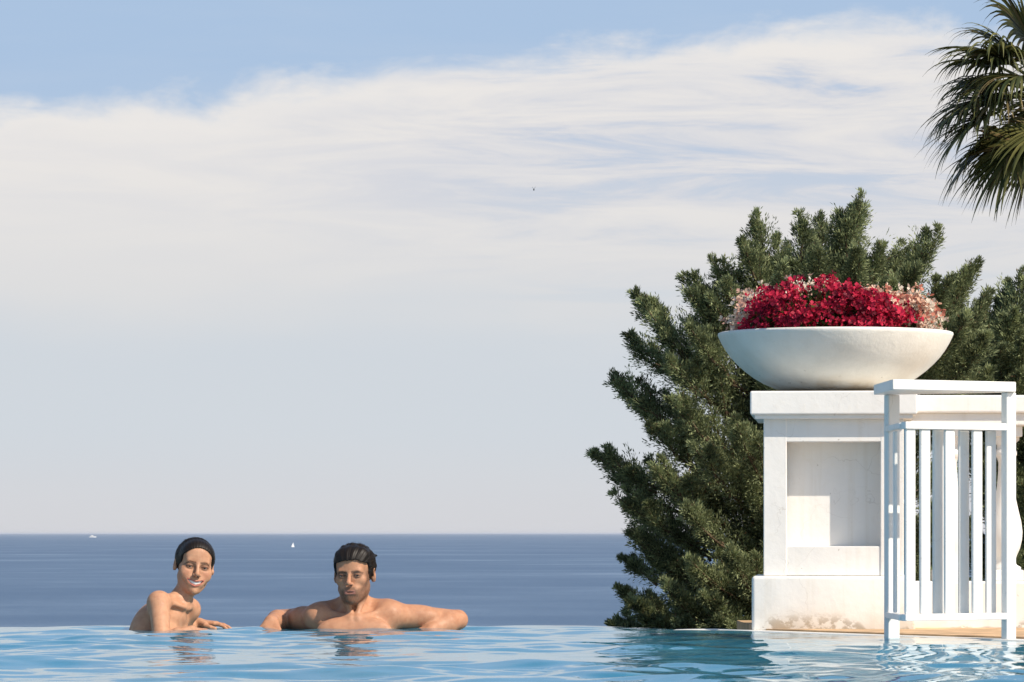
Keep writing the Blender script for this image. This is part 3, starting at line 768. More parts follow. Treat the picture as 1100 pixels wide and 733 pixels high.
# ------------------------------------------------------------------ metal railing
def make_railing():
    root = empty('railing', (1.57, 13.8, 0), 'white painted metal railing with vertical bars at the water edge in front of the pillar', 'railing')
    mt = M['rail_paint']
    A = np.array((1.372, 13.46)); B_ = np.array((1.772, 13.70)); C = np.array((1.366, 13.93))
    Z = lambda py, Y: CAMZ+(HZ-py)*Y/F_PX
    def bar(name, p, q, z0, z1, th, ext=0.0, bev=.002):
        p = np.array(p, float); q = np.array(q, float); d = (q-p)/np.linalg.norm(q-p); n = np.array((-d[1], d[0]))*th/2
        p = p-d*ext; q = q+d*ext
        return prism(name, [tuple(p-n), tuple(q-n), tuple(q+n), tuple(p+n)], z0, z1, mt, root, bev)
    zt1 = Z(408, 13.47); zt0 = zt1-.036
    # top board, one sheet over the wedge-shaped frame
    prism('top_rail', [(A[0]-.040, A[1]-.03), (B_[0]+.022, B_[1]-.030), (B_[0]+.020, B_[1]+.035), (A[0]-.035+.02, C[1]+.02), (A[0]-.058, C[1]+.02)], zt0, zt1, mt, root, .002)
    zm = Z(457.5, 13.52); zb = Z(663, 13.55)
    # front panel
    bar('mid_rail', A, B_, zm-.013, zm+.013, .03); bar('bottom_rail', A, B_, zb-.012, zb+.012, .03)
    # side return and rear panel
    Af = A+np.array((0, .017)); bar('mid_rail', Af, C, zm-.0105, zm+.0095, .028); bar('bottom_rail', Af, C, zb-.0105, zb+.0095, .028)
    dd = (B_-A)/np.linalg.norm(B_-A); nn = np.array((-dd[1], dd[0])); Cr = A+dd*.02+nn*.050; Br = B_+nn*.050-dd*.022
    bar('mid_rail', Cr, Br, zm-.012, zm+.008, .025); bar('bottom_rail', Cr, Br, zb-.012, zb+.008, .025)
    def post(name, c, w, d, z0, z1): 
        bm = bmesh.new(); add_box(bm, c[0]-w/2, c[0]+w/2, c[1]-d/2, c[1]+d/2, z0, z1, .002, 1); return link(name, bm_mesh(bm), mt, root)
    def obar(c, p, q, w, th, z0, z1, name='baluster'):
        d = (q-p)/np.linalg.norm(q-p); return bar(name, c-d*w/2, c+d*w/2, z0, z1, th)
    obar(C+np.array((.012, 0)), A, B_, .050, .030, -.02, zt0-.001, 'post'); obar(B_, A, B_, .042, .034, .0, zt0-.001, 'post')
    f = lambda t: A*(1-t)+B_*t
    for px in (974, 991, 1019, 1051):
        t = ((px-CX)*13.58/F_PX-A[0])/(B_[0]-A[0]); t = max(t, .04); c = f(t); obar(c, A, B_, .041, .014, zb+.0125, zm-.0135)
    for px in (1005.5, 1035, 1066.5):
        t = ((px-CX)*13.66/F_PX-Cr[0])/(Br[0]-Cr[0]); t = max(t, .05); c = Cr*(1-t)+Br*t; obar(c, Cr, Br, .043, .012, zb+.0085, zm-.0125)
    obar(A*.45+C*.55, A, C, .040, .012, zb+.0125, zm-.0135)
make_railing()

# ------------------------------------------------------------------ vegetation
def blades(P, D, ln, wd, rng, fold=True):
    """thin leaf triangles at P pointing along D"""
    n = len(P); D = D/np.linalg.norm(D, axis=1)[:, None]
    r = rng.normal(size=(n, 3)); S = np.cross(D, r); S /= np.linalg.norm(S, axis=1)[:, None]
    ln = np.broadcast_to(ln, n)[:, None]; wd = np.broadcast_to(wd, n)[:, None]
    V = np.stack([P-S*wd*.35, P+S*wd*.35+D*ln*.0, P+D*ln*.55+S*wd*.6, P+D*ln, P+D*ln*.45-S*wd*.6], 1)
    V = np.stack([P-D*ln*.1, P+D*ln*.45+S*wd*.5, P+D*ln, P+D*ln*.45-S*wd*.5], 1).reshape(-1, 3)
    return V, np.arange(n*4).reshape(n, 4)

def conifer(name, root_xyz, tips, fill, seed, label, zc, leaf=.0175, ntw=40, nlf=66):
    """tips: list of (base point, tip point, width); fill: n random plumes"""
    rng = np.random.default_rng(seed)
    Ps, Ds, Ls, Cs = [], [], [], []; TV, TQ = [], []
    def plume(b, t, w, ntw=ntw, nlf=nlf):
        b = np.array(b, float); t = np.array(t, float); L_ = np.linalg.norm(t-b); mid = (b+t)/2-np.array((0, 0, .14*L_))+rng.normal(size=3)*.03*L_
        n1 = int(ntw*(.5+L_)) ; tt = .12+.88*rng.random(n1)**.85
        ax = ((1-tt)**2)[:, None]*b+(2*tt*(1-tt))[:, None]*mid+(tt**2)[:, None]*t
        dr = 2*(1-tt)[:, None]*(mid-b)+2*tt[:, None]*(t-mid); dr /= np.linalg.norm(dr, axis=1)[:, None]
        rd = rng.normal(size=(n1, 3)); rd[:, 2] += .25; rd -= dr*(rd*dr).sum(1)[:, None]; rd /= np.linalg.norm(rd, axis=1)[:, None]
        tl = w*(1.06-tt)**.8*(.55+.6*rng.random(n1)) ; tl = np.where(rng.random(n1) < .12, tl*1.5, tl)
        td = dr*.85+rd*.62+np.array((0, 0, .22)); td /= np.linalg.norm(td, axis=1)[:, None]
        u = rng.random((n1, nlf)); p = ax[:, None, :]+td[:, None, :]*(tl[:, None]*1.25*u)[:, :, None]
        rr = (tl[:, None]*.32*(1.1-u)+.006)
        off = rng.normal(size=(n1, nlf, 3))*.62; p = p+off*rr[:, :, None]
        d = td[:, None, :]+off*.55+rng.normal(size=(n1, nlf, 3))*.18
        base = np.array((.020, .034, .016)); lt = np.array((.35, .39, .19))  # leaf colours mix natural variation with painted-in shade and sunlit tips
        v = np.clip(rng.random((n1, 1))**2.0+rng.random((n1, nlf))*.3+u*.15, 0, 1)[:, :, None]
        c = base*(1-v)+lt*v; br = rng.random((n1, nlf, 1)) < .015; c = np.where(br, np.array((.16, .10, .05)), c)
        Ps.append(p.reshape(-1, 3)); Ds.append(d.reshape(-1, 3)); Ls.append(np.full(n1*nlf, 1.)); Cs.append(c.reshape(-1, 3))
        s = np.linspace(0, .97, 8); cv = [(1-a)**2*b+2*a*(1-a)*mid+a*a*t for a in s]; v_, q_ = tube(cv, .006+.010*L_, .002, 5)
        o = sum(len(x) for x in TV); TV.append(v_); TQ.extend([tuple(i+o for i in f) for f in q_])
    for b, t, w in tips:
        plume(b, t, w)
        b = np.array(b, float); t = np.array(t, float); ax_ = t-b; ln = np.linalg.norm(ax_)
        for k in range(4):
            s0 = .15+.17*k; st = b+ax_*s0; s1 = min(.97, s0+.26)
            pr = rng.normal(size=3); pr[2] = abs(pr[2])*.9-.35; pr -= ax_*(pr@ax_)/ln**2; pr /= np.linalg.norm(pr)
            plume(st-np.array((0, 0, .05)), b+ax_*s1+pr*(.085+.06*rng.random())*(1.25-s1)+np.array((0, 0, .015)), w*.62, int(ntw*.75), int(nlf*.8))
    for b, t, w in fill(rng): plume(b, t, w)
    P = np.concatenate(Ps); D = np.concatenate(Ds); C = np.concatenate(Cs); n = len(P)
    V, Q = blades(P, D, leaf*(.6+.8*rng.random(n)), leaf*.27*(.7+.6*rng.random(n)), rng)
    root = empty(name, root_xyz, label, 'tree')
    link('crown', np_mesh('crown', V, Q, np.repeat(C, 4, axis=0)), M['foliage'], root)
    o = sum(len(x) for x in TV); v_, q_ = tube([root_xyz, (root_xyz[0]+.05, root_xyz[1], root_xyz[2]+.8), (root_xyz[0]-.03, root_xyz[1]+.03, zc), (root_xyz[0]+.02, root_xyz[1], zc+.7)], .11, .03, 12)
    TV.append(v_); TQ.extend([tuple(i+o for i in f) for f in q_])
    link('trunk', np_mesh('trunk', np.concatenate([np.array(v) for v in TV]), TQ), M['bark'], root, True)
    return n

def big_tree():
    Yt = 17.3; c = lambda px, py, dy=0: W(px, py, Yt+dy)
    tips = []
    spec = [ # tip px,py, base px,py, depth of tip, width
        (637,488, 770,545, -.1,.17),(640,489,760,560,.2,.13),(653,402,780,485,-.1,.19),(658,410,790,500,.25,.15),(675,361,790,440,-.15,.20),(682,316,800,410,0,.20),(690,325,800,430,-.3,.16),
        (732,293,820,400,-.1,.20),(738,312,830,410,-.35,.18),(762,318,830,400,-.4,.15),(812,231,845,350,-.05,.20),(797,258,840,350,-.25,.16),(835,258,850,360,.2,.17),
        (858,232,862,350,-.1,.19),(880,232,872,350,.2,.17),(905,222,885,350,0,.17),(927,211,895,340,-.1,.20),(921,222,900,350,.2,.18),(950,262,905,370,-.2,.17),(968,262,915,380,.15,.17),
        (1009,250,930,370,-.1,.22),(995,262,930,380,.2,.18),(985,285,930,390,-.3,.16),(1050,283,965,400,-.05,.20),(1040,298,965,410,.2,.18),(1020,300,950,400,-.3,.16),
        (697,458,790,530,-.3,.19),(660,531,780,590,-.1,.18),(668,540,780,600,.2,.16),(673,566,780,620,-.2,.17),(690,592,790,640,-.1,.16),(663,632,780,680,-.1,.15),(672,645,780,690,-.3,.15),
        (668,600,780,650,.2,.13),(700,500,800,570,-.4,.18),(720,430,810,500,-.5,.19),(715,385,810,460,-.45,.19),(740,350,820,430,-.5,.18),(745,480,820,560,-.6,.2),(735,545,820,600,-.6,.2),
        (740,600,820,650,-.6,.18),(715,630,800,690,-.5,.17),(755,640,830,700,-.6,.17),(785,590,840,650,-.7,.17),(790,450,850,540,-.7,.17),(690,665,780,700,-.3,.12),(725,668,790,705,-.5,.13),(770,665,830,710,-.6,.14),
        (655,670,730,700,-.1,.07),(662,665,730,695,.1,.07),(672,668,730,700,0,.08),(1030,320,960,420,.1,.2),(1050,350,970,440,.1,.2),(1020,360,950,440,0,.2),(1062,400,980,480,0,.2),(1035,410,960,490,.1,.2),(1065,310,990,430,.2,.18),(1000,470,930,560,0,.2),(1030,480,950,560,.1,.2),(1010,560,930,620,0,.2),(1045,560,950,640,.1,.2),(1000,620,930,680,.1,.2),(1050,630,950,690,.1,.2),(1000,330,940,400,-.5,.18),(1040,340,960,420,-.4,.18),(1060,360,980,440,-.3,.2),(780,300,840,380,-.4,.15),(765,280,830,370,-.15,.15),
        (840,285,855,370,-.5,.16),(880,270,880,360,-.5,.17),(920,270,905,360,-.45,.17),(960,300,925,380,-.5,.16)]
    for tx, ty, bx, by, dy, w in spec: tips.append((c(bx, by, .05), c(tx, ty, dy), w))
    def fill(rng):
        out = []
        for i in range(210):
            a = rng.random()*2*math.pi; py = 700-380*rng.random()**.9; h = (700-py)/400
            rad = .72*(1-.66*h**1.5)*(.25+.60*rng.random()); t = c(862, py); b = t+np.array((0, 0, -.28)); b[:2] += np.array((math.cos(a), math.sin(a)))*rad*.15
            t = t+np.array((math.cos(a)*rad, math.sin(a)*rad*.85, .10)); out.append((b, t, .17+.06*rng.random()))
        return out
    return conifer('conifer_tree', (1.30, 17.35, -1.45), tips, fill, 4, 'large bushy dark green conifer with feathery upswept branches behind the pillar', .9)
n1 = big_tree()

def right_tree():
    Yt = 18.6; c = lambda px, py, dy=0: W(px, py, Yt+dy)
    tips = []
    for tx, ty, bx, by, dy, w in [(1098,290,1070,420,0,.2),(1085,300,1060,420,.2,.17),(1118,270,1110,400,0,.2),(1140,250,1120,400,0,.2),(1060,325,1050,430,.1,.2),(1090,335,1080,430,-.3,.2),(1035,372,1050,460,-.2,.18),
            (1075,372,1070,470,-.4,.18),(1095,400,1090,500,-.5,.18),(1050,400,1050,500,-.4,.18),(1095,360,1110,460,-.5,.2),(1160,290,1140,420,0,.2),(1190,330,1150,440,0,.2),(1215,390,1160,480,0,.2)]: tips.append((c(bx, by), c(tx, ty, dy), w))
    def fill(rng):
        out = []
        for i in range(140):
            a = rng.random()*2*math.pi; py = 700-345*rng.random()**.9; h = (700-py)/345
            rad = .72*(1-.45*h**1.5)*(.3+.6*rng.random()); t = c(1112, py); b = t+np.array((0, 0, -.28)); b[:2] += np.array((math.cos(a), math.sin(a)))*rad*.15
            t = t+np.array((math.cos(a)*rad, math.sin(a)*rad*.85, .10)); out.append((b, t, .17+.06*rng.random()))
        return out
    return conifer('conifer_tree', (2.53, 18.6, -1.45), tips, fill, 8, 'second conifer at the right edge, behind the balustrade and below the palm', .6, leaf=.019)
n2 = right_tree()

def palm():
    root_loc = (5.62, 40.2, -1.45); rng = np.random.default_rng(21)
    root = empty('palm_tree', root_loc, 'fan palm with drooping green and browning leaves in the top right corner', 'tree')
    ctr = W(1128, 102, 40.0)
    v, q = tube([root_loc, (5.60, 40.15, 1.5), (5.61, 40.05, 3.2), tuple(ctr+(0, 0, -.35)), tuple(ctr+(0, 0, .1))], .20, .15, 16); link('trunk', np_mesh('trunk', v, q), M['bark'], root, True)
    def leaf(dirv, pet, bl, droop, dry=0.):
        d = np.array(dirv, float); d /= np.linalg.norm(d); up = np.array((0, 0, 1.)); sd = np.cross(d, up); sd /= np.linalg.norm(sd)+1e-9; nu = np.cross(sd, d)
        V = []; Fq = []; C = []
        g = np.array((0, 0, -1.))
        hub = ctr+d*pet+g*.10*pet
        pv, pq = tube([ctr, ctr+d*pet*.5+g*.02, hub], .022, .013, 6); 
        V += [tuple(x) for x in pv]; Fq += pq; C += [(.13, .14, .05)]*len(pv)
        nS = 50; bd = d*.9+g*.35; bd /= np.linalg.norm(bd); sd2 = sd; 
        for i in range(nS):
            a = (-1+2*(i+.5)/nS)*R_(118)
            dd = bd*math.cos(a)+sd2*math.sin(a)+nu*.22*abs(math.sin(a)); dd /= np.linalg.norm(dd)
            ln = bl*(.80+.25*math.cos(a*.8))*(.9+.2*rng.random()); wd = ln*.040; dr_ = droop*(.45+1.1*rng.random()); tw = rng.normal()*.22; ln *= .8+.35*rng.random()
            o = len(V); m = 11
            sdv = np.cross(dd, nu); sdv /= np.linalg.norm(sdv); cg = rng.random()
            colr = np.array((.040, .055, .018))*(1-cg)+np.array((.19, .18, .06))*cg
            if rng.random() < .10+dry: colr = np.array((.25, .19, .09))*(.6+.5*rng.random())
            p = hub.copy(); cur = dd.copy()
            for j in range(m):
                t = j/(m-1); w = wd*(1.0 if t < .35 else max(.03, 1-(t-.35)/.65)**.9)*(min(1, .12+t*3.2))
                fold = nu*(.35*w if i % 2 else -.35*w)
                V.append(tuple(p-sdv*w)); V.append(tuple(p+fold)); V.append(tuple(p+sdv*w)); C += [tuple(colr*(1 if t < .8 else 1.15))]*3
                cur = cur+g*dr_*(.02+.62*max(0, t-.30))*.9+sdv*tw*.06; cur /= np.linalg.norm(cur); p = p+cur*ln/(m-1)
            for j in range(m-1):
                for e in (0, 1): Fq.append((o+j*3+e, o+j*3+e+1, o+j*3+4+e, o+j*3+3+e))
        return link('frond', np_mesh('frond', V, Fq, np.array(C)), M['palm'], root, True)
    # image-left leaves (x negative) plus the rest of the crown
    spec = [((-1, -.25, .62), .62, .62, 1.2, 0), ((-1, -.10, -.02), .62, .66, 1.3, 0), ((-.9, .35, .35), .60, .60, 1.1, 0), ((-.62, -.55, -.75), .62, .70, .75, .05), ((-.35, -.1, 1.0), .62, .70, 1.2, 0),
            ((-.95, -.45, .28), .50, .62, 1.5, .0), ((-.25, -.8, -.45), .60, .62, .9, .1), ((-.45, -.75, .25), .62, .62, 1.2, .05), ((-.65, .45, -.5), .6, .6, .9, .1), ((-.35, .2, -1.0), .55, .6, .5, .15)]
    spec += [((-.95, -.3, -.25), .68, .66, .9, .0), ((-.85, .1, -.55), .72, .66, .8, .05), ((-.75, -.35, .6), .66, .64, 1.2, 0), ((-.8, -.2, -.95), .62, .66, .45, .2), ((-.9, .3, .1), .60, .66, 1.1, .05), ((-.8, -.5, 0.), .52, .64, 1.3, .1), ((-.6, .1, .8), .6, .62, 1.3, 0)]
    for dv, pe, bl, dr_, dry in spec: leaf(dv, pe*1.12, bl*1.14, dr_, dry)
    for i in range(20):
        a = rng.uniform(-1.2, 1.9); z = rng.uniform(-.8, 1.2); leaf((math.cos(a), math.sin(a), z), .6, .62, 1.0, .08)
palm()

def bougainvillea(label, cx, cy, rx, ry, rz, nfl, cols, seed, clump, leafcols, cat='plant'):
    rng = np.random.default_rng(seed); zb = BC[2]+.215
    root = empty('bougainvillea', (cx, cy, zb-.02), label, cat, None)
    # clusters
    cl = []
    while len(cl) < clump:
        p = rng.normal(size=3); p /= np.linalg.norm(p); p[2] = abs(p[2]); p = np.sign(p)*np.abs(p)**.72
        r = .80+.25*rng.random(); q = np.array((cx+p[0]*rx*r, cy+p[1]*ry*r, zb+p[2]*rz*r+.01*rng.random())); cl.append((q, p))
    Vs = []; Qs = []; Cs = []; o = 0
    for i in range(nfl):
        q, p = cl[rng.integers(len(cl))]; c = q+rng.normal(size=3)*np.array((.024, .024, .019)); out = p*.6+rng.normal(size=3)*.55+np.array((0, -.35, .15)); out /= np.linalg.norm(out)
        rr_ = math.hypot(c[0]-BC[0], c[1]-BC[1]); lim = .44+.35*max(0, c[2]-zb-.04)
        if rr_ > lim: c[:2] = np.array(BC[:2])+(c[:2]-np.array(BC[:2]))*lim/rr_
        c[2] = max(c[2], zb)
        a = np.cross(out, rng.normal(size=3)); a /= np.linalg.norm(a); b = np.cross(out, a); s = .0112*(.6+.8*rng.random()); cc = np.array(cols[rng.integers(len(cols))])*(.8+.4*rng.random())
        for k in range(3):
            t = 2.094*k+rng.normal()*.12; e = a*math.cos(t)+b*math.sin(t); sd = np.cross(out, e)
            tip = c+e*s*1.25+out*s*.75; m1 = c+e*s*.65+out*s*.55
            Vs += [c, m1+sd*s*.62, tip, m1-sd*s*.62, m1+out*s*-.12+e*s*.05]; Qs += [(o, o+1, o+4), (o+1, o+2, o+4), (o+2, o+3, o+4), (o+3, o, o+4)]; Cs += [cc]*5; o += 5
    link('flowers', np_mesh('flowers', Vs, Qs, np.clip(np.array(Cs), 0, 1)), M['petal'], root)
    n = 1300; p = rng.normal(size=(n, 3)); p /= np.linalg.norm(p, axis=1)[:, None]; p[:, 2] = np.abs(p[:, 2]); r = (.25+.75*rng.random(n)**.6)[:, None]
    P = np.array((cx, cy, zb))+p*np.array((rx, ry, rz))*r*.98; D = p+rng.normal(size=(n, 3))*.7
    V, Q = blades(P, D, .034*(.6+.7*rng.random(n)), .017, rng); cc = np.array(leafcols)[rng.integers(len(leafcols), size=n)]*(.7+.5*rng.random((n, 1)))
    link('leaves', np_mesh('leaves', V, Q, np.repeat(cc, 4, axis=0)), M['foliage'], root)
LG = [(.05, .09, .02), (.035, .06, .018), (.09, .07, .02), (.08, .03, .02)]
bougainvillea('crimson bougainvillea in the middle of the bowl', 1.230, 15.14, .305, .21, .195, 3300, [(.54, .014, .055), (.36, .007, .035), (.60, .025, .075), (.14, .004, .02)], 1, 120, LG[:3])
bougainvillea('white bougainvillea at the left side of the bowl', 1.125, 15.44, .225, .20, .215, 1700, [(.72, .62, .50), (.78, .70, .60), (.65, .45, .34), (.6, .35, .28)], 2, 80, LG)
bougainvillea('peach bougainvillea at the right side of the bowl', 1.470, 15.36, .235, .26, .205, 1900, [(.70, .42, .30), (.75, .55, .42), (.60, .22, .15), (.72, .62, .50)], 3, 90, LG)

# ------------------------------------------------------------------ ground, sea, boats, bird
def ground():
    xs = np.linspace(-70, 70, 71); ys = np.concatenate([[-40, -10, 0, 10, 15.7], np.linspace(16.5, 46, 16), np.linspace(50, 95, 12)])
    rng = np.random.default_rng(1); V = []
    for x in xs:
        for y in ys:
            z = -1.7 if y < 16 else -1.45-.012*(y-16) if y < 46 else -1.8-(y-46)*.36
            if y > 17: z += .10*math.sin(x*.7+y*.3)*math.cos(y*.5)
            V.append((x, y, z))
    m = len(ys); Q = [(i*m+j, (i+1)*m+j, (i+1)*m+j+1, i*m+j+1) for i in range(len(xs)-1) for j in range(m-1)]
    tag(link('ground', np_mesh('ground', V, Q), M['ground'], None, True), kind='structure')
ground()
SEA = -15.0
tag(link('sea', np_mesh('sea', [(-9e4, 20, SEA), (9e4, 20, SEA), (9e4, 1.6e5, SEA), (-9e4, 1.6e5, SEA)], [(0, 1, 2, 3)]), M['sea']), kind='structure')

def hull_mesh(Ln, Wd, H, n=14):
    bm = bmesh.new(); rows = []
    for i in range(n+1):
        t = i/n; w = Wd/2*(1-max(0, (t-.45)/.55)**2.2)+.02; x = -Ln/2+Ln*t; sh = H*(1+.25*t*t)
        rows.append([bm.verts.new(p) for p in ((x, -w, sh), (x, -w*.8, .1*H), (x, 0, -.3*H), (x, w*.8, .1*H), (x, w, sh))])
    for a, b in zip(rows[:-1], rows[1:]):
        for j in range(4): bm.faces.new((a[j], b[j], b[j+1], a[j+1]))
        bm.faces.new((a[0], a[4], b[4], b[0]))
    bm.faces.new(rows[0]); bm.faces.new(rows[-1][::-1]); bmesh.ops.recalc_face_normals(bm, faces=bm.faces)
    return bm_mesh(bm, 'hull')

def place(o, root, loc=(0, 0, 0)):
    o.matrix_parent_inverse = Matrix(); o.location = loc
# motor yacht near the horizon
Yb = 4125*(-SEA+.38)/4.6
rt = empty('motor_boat', ((99.5-CX)*Yb/F_PX, Yb, SEA), 'tiny white motor boat near the horizon, left of the woman', 'boat')
h = link('hull', hull_mesh(26, 6, 3.2), M['hull'], rt); place(h, rt)
bm = bmesh.new(); add_box(bm, -8, 5, -2.2, 2.2, 3.3, 6.2, .4, 2); add_box(bm, -5, 2, -1.7, 1.7, 6.2, 8.2, .4, 2); place(link('cabin', bm_mesh(bm), M['hull'], rt), rt)
bm = bmesh.new(); add_box(bm, -6, 5.05, -2.25, 2.25, 4.4, 5.4, .1, 1); place(link('window_band', bm_mesh(bm), M['dark'], rt), rt)
# sailing boat
Ys_ = 4125*(-SEA+.38)/15.0
rt = empty('sailboat', ((314.5-CX)*Ys_/F_PX, Ys_, SEA), 'small white sailing boat out at sea between the two bathers', 'boat'); rt.rotation_euler = (R_(9), R_(0), R_(35)); rt.scale = (.65, .65, .65)
place(link('hull', hull_mesh(6.5, 2.0, .8), M['hull'], rt), rt)
v, q = tube([(0.6, 0, .5), (.5, 0, 8.6)], .07, .05, 8); place(link('mast', np_mesh('mast', v, q), M['alu'], rt), rt)
def sail(pts, bulge):
    V = []; Q = []; n = 8; a, b, c = (np.array(p, float) for p in pts)
    for i in range(n+1):
        for j in range(n+1):
            u = i/n; w = j/n*(1-u); p = a*(1-u-w)+c*u+b*w; p[1] += bulge*math.sin(math.pi*min(1, w+u*.5))*(1-u); V.append(p)
    V2 = [p+np.array((0, .03, 0)) for p in V]; k = len(V)
    for i in range(n):
        for j in range(n):
            f = (i*(n+1)+j, i*(n+1)+j+1, (i+1)*(n+1)+j+1, (i+1)*(n+1)+j); Q.append(f); Q.append(tuple(x+k for x in f[::-1]))
    return np_mesh('sail', V+V2, Q)
place(link('sail', sail([(.45, 0, 1.3), (-2.9, 0, 1.2), (.42, 0, 8.4)], .35), M['sail'], rt, True), rt)
place(link('sail', sail([(3.1, 0, .9), (.75, 0, 1.2), (.66, 0, 7.2)], .35), M['sail'], rt, True), rt)
# bird
def bird():
    Yb = 55.; c = W(573.5, 204, Yb); S_ = .5
    V, Q = tube([c+(-.0, .09, .0), c+(0, .05, .012), c+(0, .0, .018), c+(0, -.06, .014), c+(0, -.10, .016), c+(0, -.125, .01)], .02, .004, 8)
    V = [np.array(v) for v in V]
    for s in (-1, 1):
        o = len(V); pts = [(0, .035, .018), (0, -.035, .018), (s*.03, -.045, .05), (s*.03, .03, .05), (s*.05, -.02, .085), (s*.045, .035, .075)]
        for z in (0, .005): V += [c+np.array(p)+(0, 0, z) for p in pts]
        for (a, b, d, e) in ((0, 1, 2, 3), (3, 2, 4, 5)): Q += [(o+a, o+b, o+d, o+e), (o+6+e, o+6+d, o+6+b, o+6+a)]
    V = [c+(np.array(v)-c)*S_ for v in V]
    tag(link('bird', np_mesh('bird', V, Q), M['feather'], None, True), 'tiny dark bird flying in front of the clouds above the sea', 'bird')
bird()

# haze over land and sea
m = bpy.data.materials.new('haze_air'); m.use_nodes = True; nt = m.node_tree; nt.nodes.remove(nt.nodes['Principled BSDF'])
pv = N(nt, 'ShaderNodeVolumePrincipled', Density=HAZE if 'HAZE' in globals() else 1.6e-5, Anisotropy=.0); pv.inputs['Color'].default_value = (.86, .90, 1, 1)
L(nt, pv.outputs[0], nt.nodes['Material Output'].inputs['Volume'])
bm = bmesh.new(); add_box(bm, -9.5e4, 9.5e4, -60, 1.65e5, SEA-1, 9.0)
tag(link('haze', bm_mesh(bm), m), kind='stuff')

# ------------------------------------------------------------------ light, sky
AZ, EL = 52.0, 42.0
sd = Vector((math.sin(R_(AZ))*math.cos(R_(EL)), -math.cos(R_(AZ))*math.cos(R_(EL)), math.sin(R_(EL))))
sl = bpy.data.lights.new('sun', 'SUN'); sl.energy = 3.9; sl.angle = R_(.53); sl.color = (1.0, .90, .76)
so = bpy.data.objects.new('sun', sl); COL.objects.link(so); so.rotation_euler = sd.to_track_quat('Z', 'Y').to_euler(); so.location = (3, -3, 8)

wd = bpy.data.worlds.new('World'); SC.world = wd; wd.use_nodes = True; nt = wd.node_tree
bg = nt.nodes['Background']; bg.inputs['Strength'].default_value = .1
sky = nt.nodes.new('ShaderNodeTexSky'); sky.sky_type = 'NISHITA'; sky.sun_disc = False; sky.sun_elevation = R_(EL); sky.sun_rotation = math.atan2(sd.x, sd.y)
sky.air_density = 1.0; sky.dust_density = .6; sky.ozone_density = 1.5; sky.altitude = 50
tc = nt.nodes.new('ShaderNodeTexCoord'); sp = nt.nodes.new('ShaderNodeSeparateXYZ'); L(nt, tc.outputs['Generated'], sp.inputs[0])
az = mth(nt, 'ARCTAN2', sp.outputs[0], sp.outputs[1]); el = mth(nt, 'ARCSINE', sp.outputs[2])
cb = nt.nodes.new('ShaderNodeCombineXYZ'); L(nt, az, cb.inputs[0]); L(nt, el, cb.inputs[1])
def mapped(sx, sy, ox=0, oy=0, rz=0):
    mp = nt.nodes.new('ShaderNodeMapping'); mp.inputs['Scale'].default_value = (sx, sy, 1); mp.inputs['Location'].default_value = (ox, oy, 0); mp.inputs['Rotation'].default_value = (0, 0, R_(rz))
    L(nt, cb.outputs[0], mp.inputs[0]); return mp.outputs[0]
nA = noise(nt, mapped(30, 70, 2.0, 1.0), 1.0, 8, .6, .3)          # ragged puffs on the upper edge
nB = noise(nt, mapped(14, 110, 5.0, 3.0, -10), 1.0, 8, .62, .6)    # long tilted streaks
nC = noise(nt, mapped(9, 38, 1.0, 7.0), 1.0, 4, .5, .2)
# upper edge of the cloud bank rises to the right (radians of elevation)
cv = nt.nodes.new('ShaderNodeFloatCurve'); L(nt, maprange(nt, az, -.14, .14, 0, 1, False), cv.inputs['Value'])
pts = [(0, .112), (.20, .114), (.33, .120), (.45, .1235), (.60, .128), (.75, .1320), (.88, .1330), (1, .125)]
cm = cv.mapping.curves[0]
while len(cm.points) < len(pts): cm.points.new(.5, .5)
for p, (a, b) in zip(cm.points, pts): p.location = (a, b*5)
cv.mapping.update()
top = mth(nt, 'DIVIDE', cv.outputs[0], 5.0)
e1 = mth(nt, 'ADD', mth(nt, 'SUBTRACT', top, el), mth(nt, 'MULTIPLY', mth(nt, 'SUBTRACT', nA, .5), .022))
up_mask = maprange(nt, e1, -.003, .007)
e2 = mth(nt, 'ADD', el, mth(nt, 'MULTIPLY', mth(nt, 'SUBTRACT', nC, .5), .035))
low_mask = maprange(nt, e2, .042, .072)
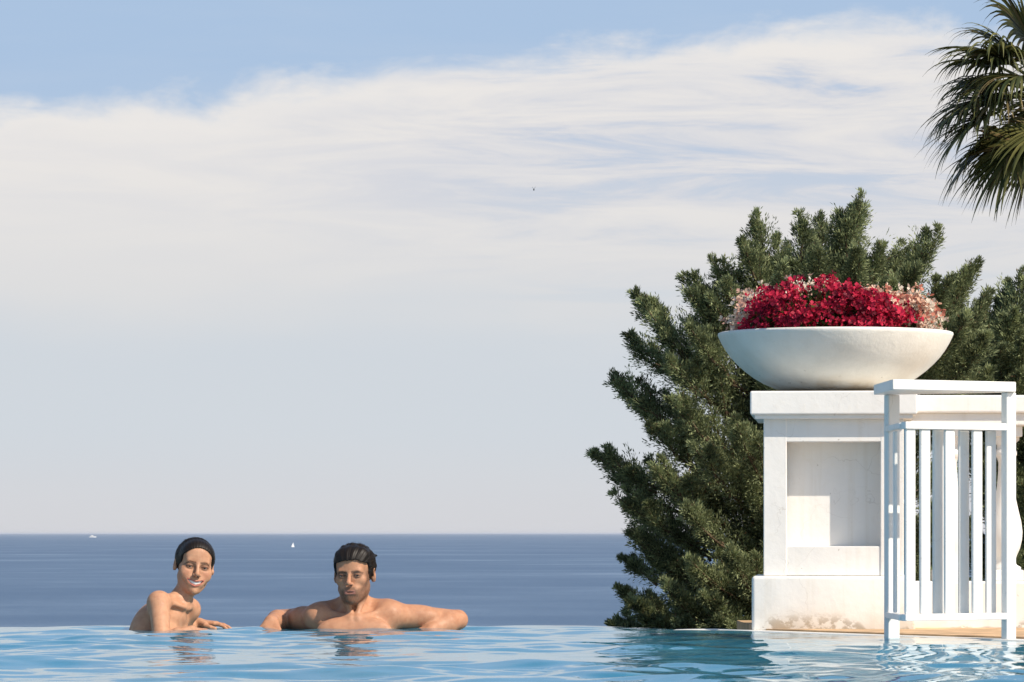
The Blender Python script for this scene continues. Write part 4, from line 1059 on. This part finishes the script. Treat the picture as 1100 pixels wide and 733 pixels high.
# windows of blue in the right part
rgt = maprange(nt, az, -.035, .03)
hol = mth(nt, 'MULTIPLY', maprange(nt, nB, .50, .66), rgt)
mask = mth(nt, 'MULTIPLY', mth(nt, 'MULTIPLY', up_mask, low_mask), mth(nt, 'SUBTRACT', 1.0, mth(nt, 'MULTIPLY', hol, .62)))
high = mth(nt, 'MULTIPLY', maprange(nt, noise(nt, mapped(4, 22, 3, 2), 1.0, 6, .6, .5), .48, .75), maprange(nt, el, .12, .3, .10, .08))
mask = mth(nt, 'MAXIMUM', mask, high)
side = maprange(nt, mth(nt, 'ABSOLUTE', az), .45, 1.1)                # cloud and haze fade to plain sky out of view, cutting fill light
mask = mth(nt, 'MULTIPLY', mask, mth(nt, 'SUBTRACT', 1.0, mth(nt, 'MULTIPLY', side, .85)))
K = 7.07
haze_low = mix(nt, maprange(nt, el, 0.0, .03), (.660*K, .665*K, .695*K), (.635*K, .680*K, .730*K))
base = mix(nt, maprange(nt, el, .055, .125), haze_low, (.405*K, .545*K, .745*K))
base = mix(nt, mth(nt, 'MAXIMUM', maprange(nt, el, .16, .6), side), base, sky.outputs[0])
cc = mix(nt, mth(nt, 'MULTIPLY', maprange(nt, nB, .33, .68), maprange(nt, az, -.10, .02, .25, 1.0)), (.815*K, .79*K, .77*K), (.61*K, .64*K, .72*K))
cc = mix(nt, maprange(nt, el, .055, .10), (.725*K, .725*K, .73*K), cc)
edge = maprange(nt, e1, .0, .02, 1, 0)
cc = mix(nt, mth(nt, 'MULTIPLY', edge, .7), cc, (.86*K, .83*K, .80*K))
L(nt, mix(nt, mask, base, cc), bg.inputs[0])

# ------------------------------------------------------------------ camera
cam = bpy.data.cameras.new('camera'); co = bpy.data.objects.new('camera', cam); COL.objects.link(co); SC.camera = co
cam.sensor_width = 36; cam.lens = F_PX/1100*36; cam.shift_y = (HZ-366.5)/1100; cam.clip_start = .1; cam.clip_end = 4e5
co.location = (0, 0, CAMZ); co.rotation_euler = (R_(90), 0, 0)
vs = SC.view_settings; vs.view_transform = 'Standard'; vs.look = 'None'; vs.exposure = 0.5; vs.gamma = 1.0; vs.use_curve_mapping = False
SC.cycles.max_bounces = 8; SC.cycles.transparent_max_bounces = 16; SC.cycles.use_denoising = True
SC.render.resolution_x = 1024; SC.render.resolution_y = 682
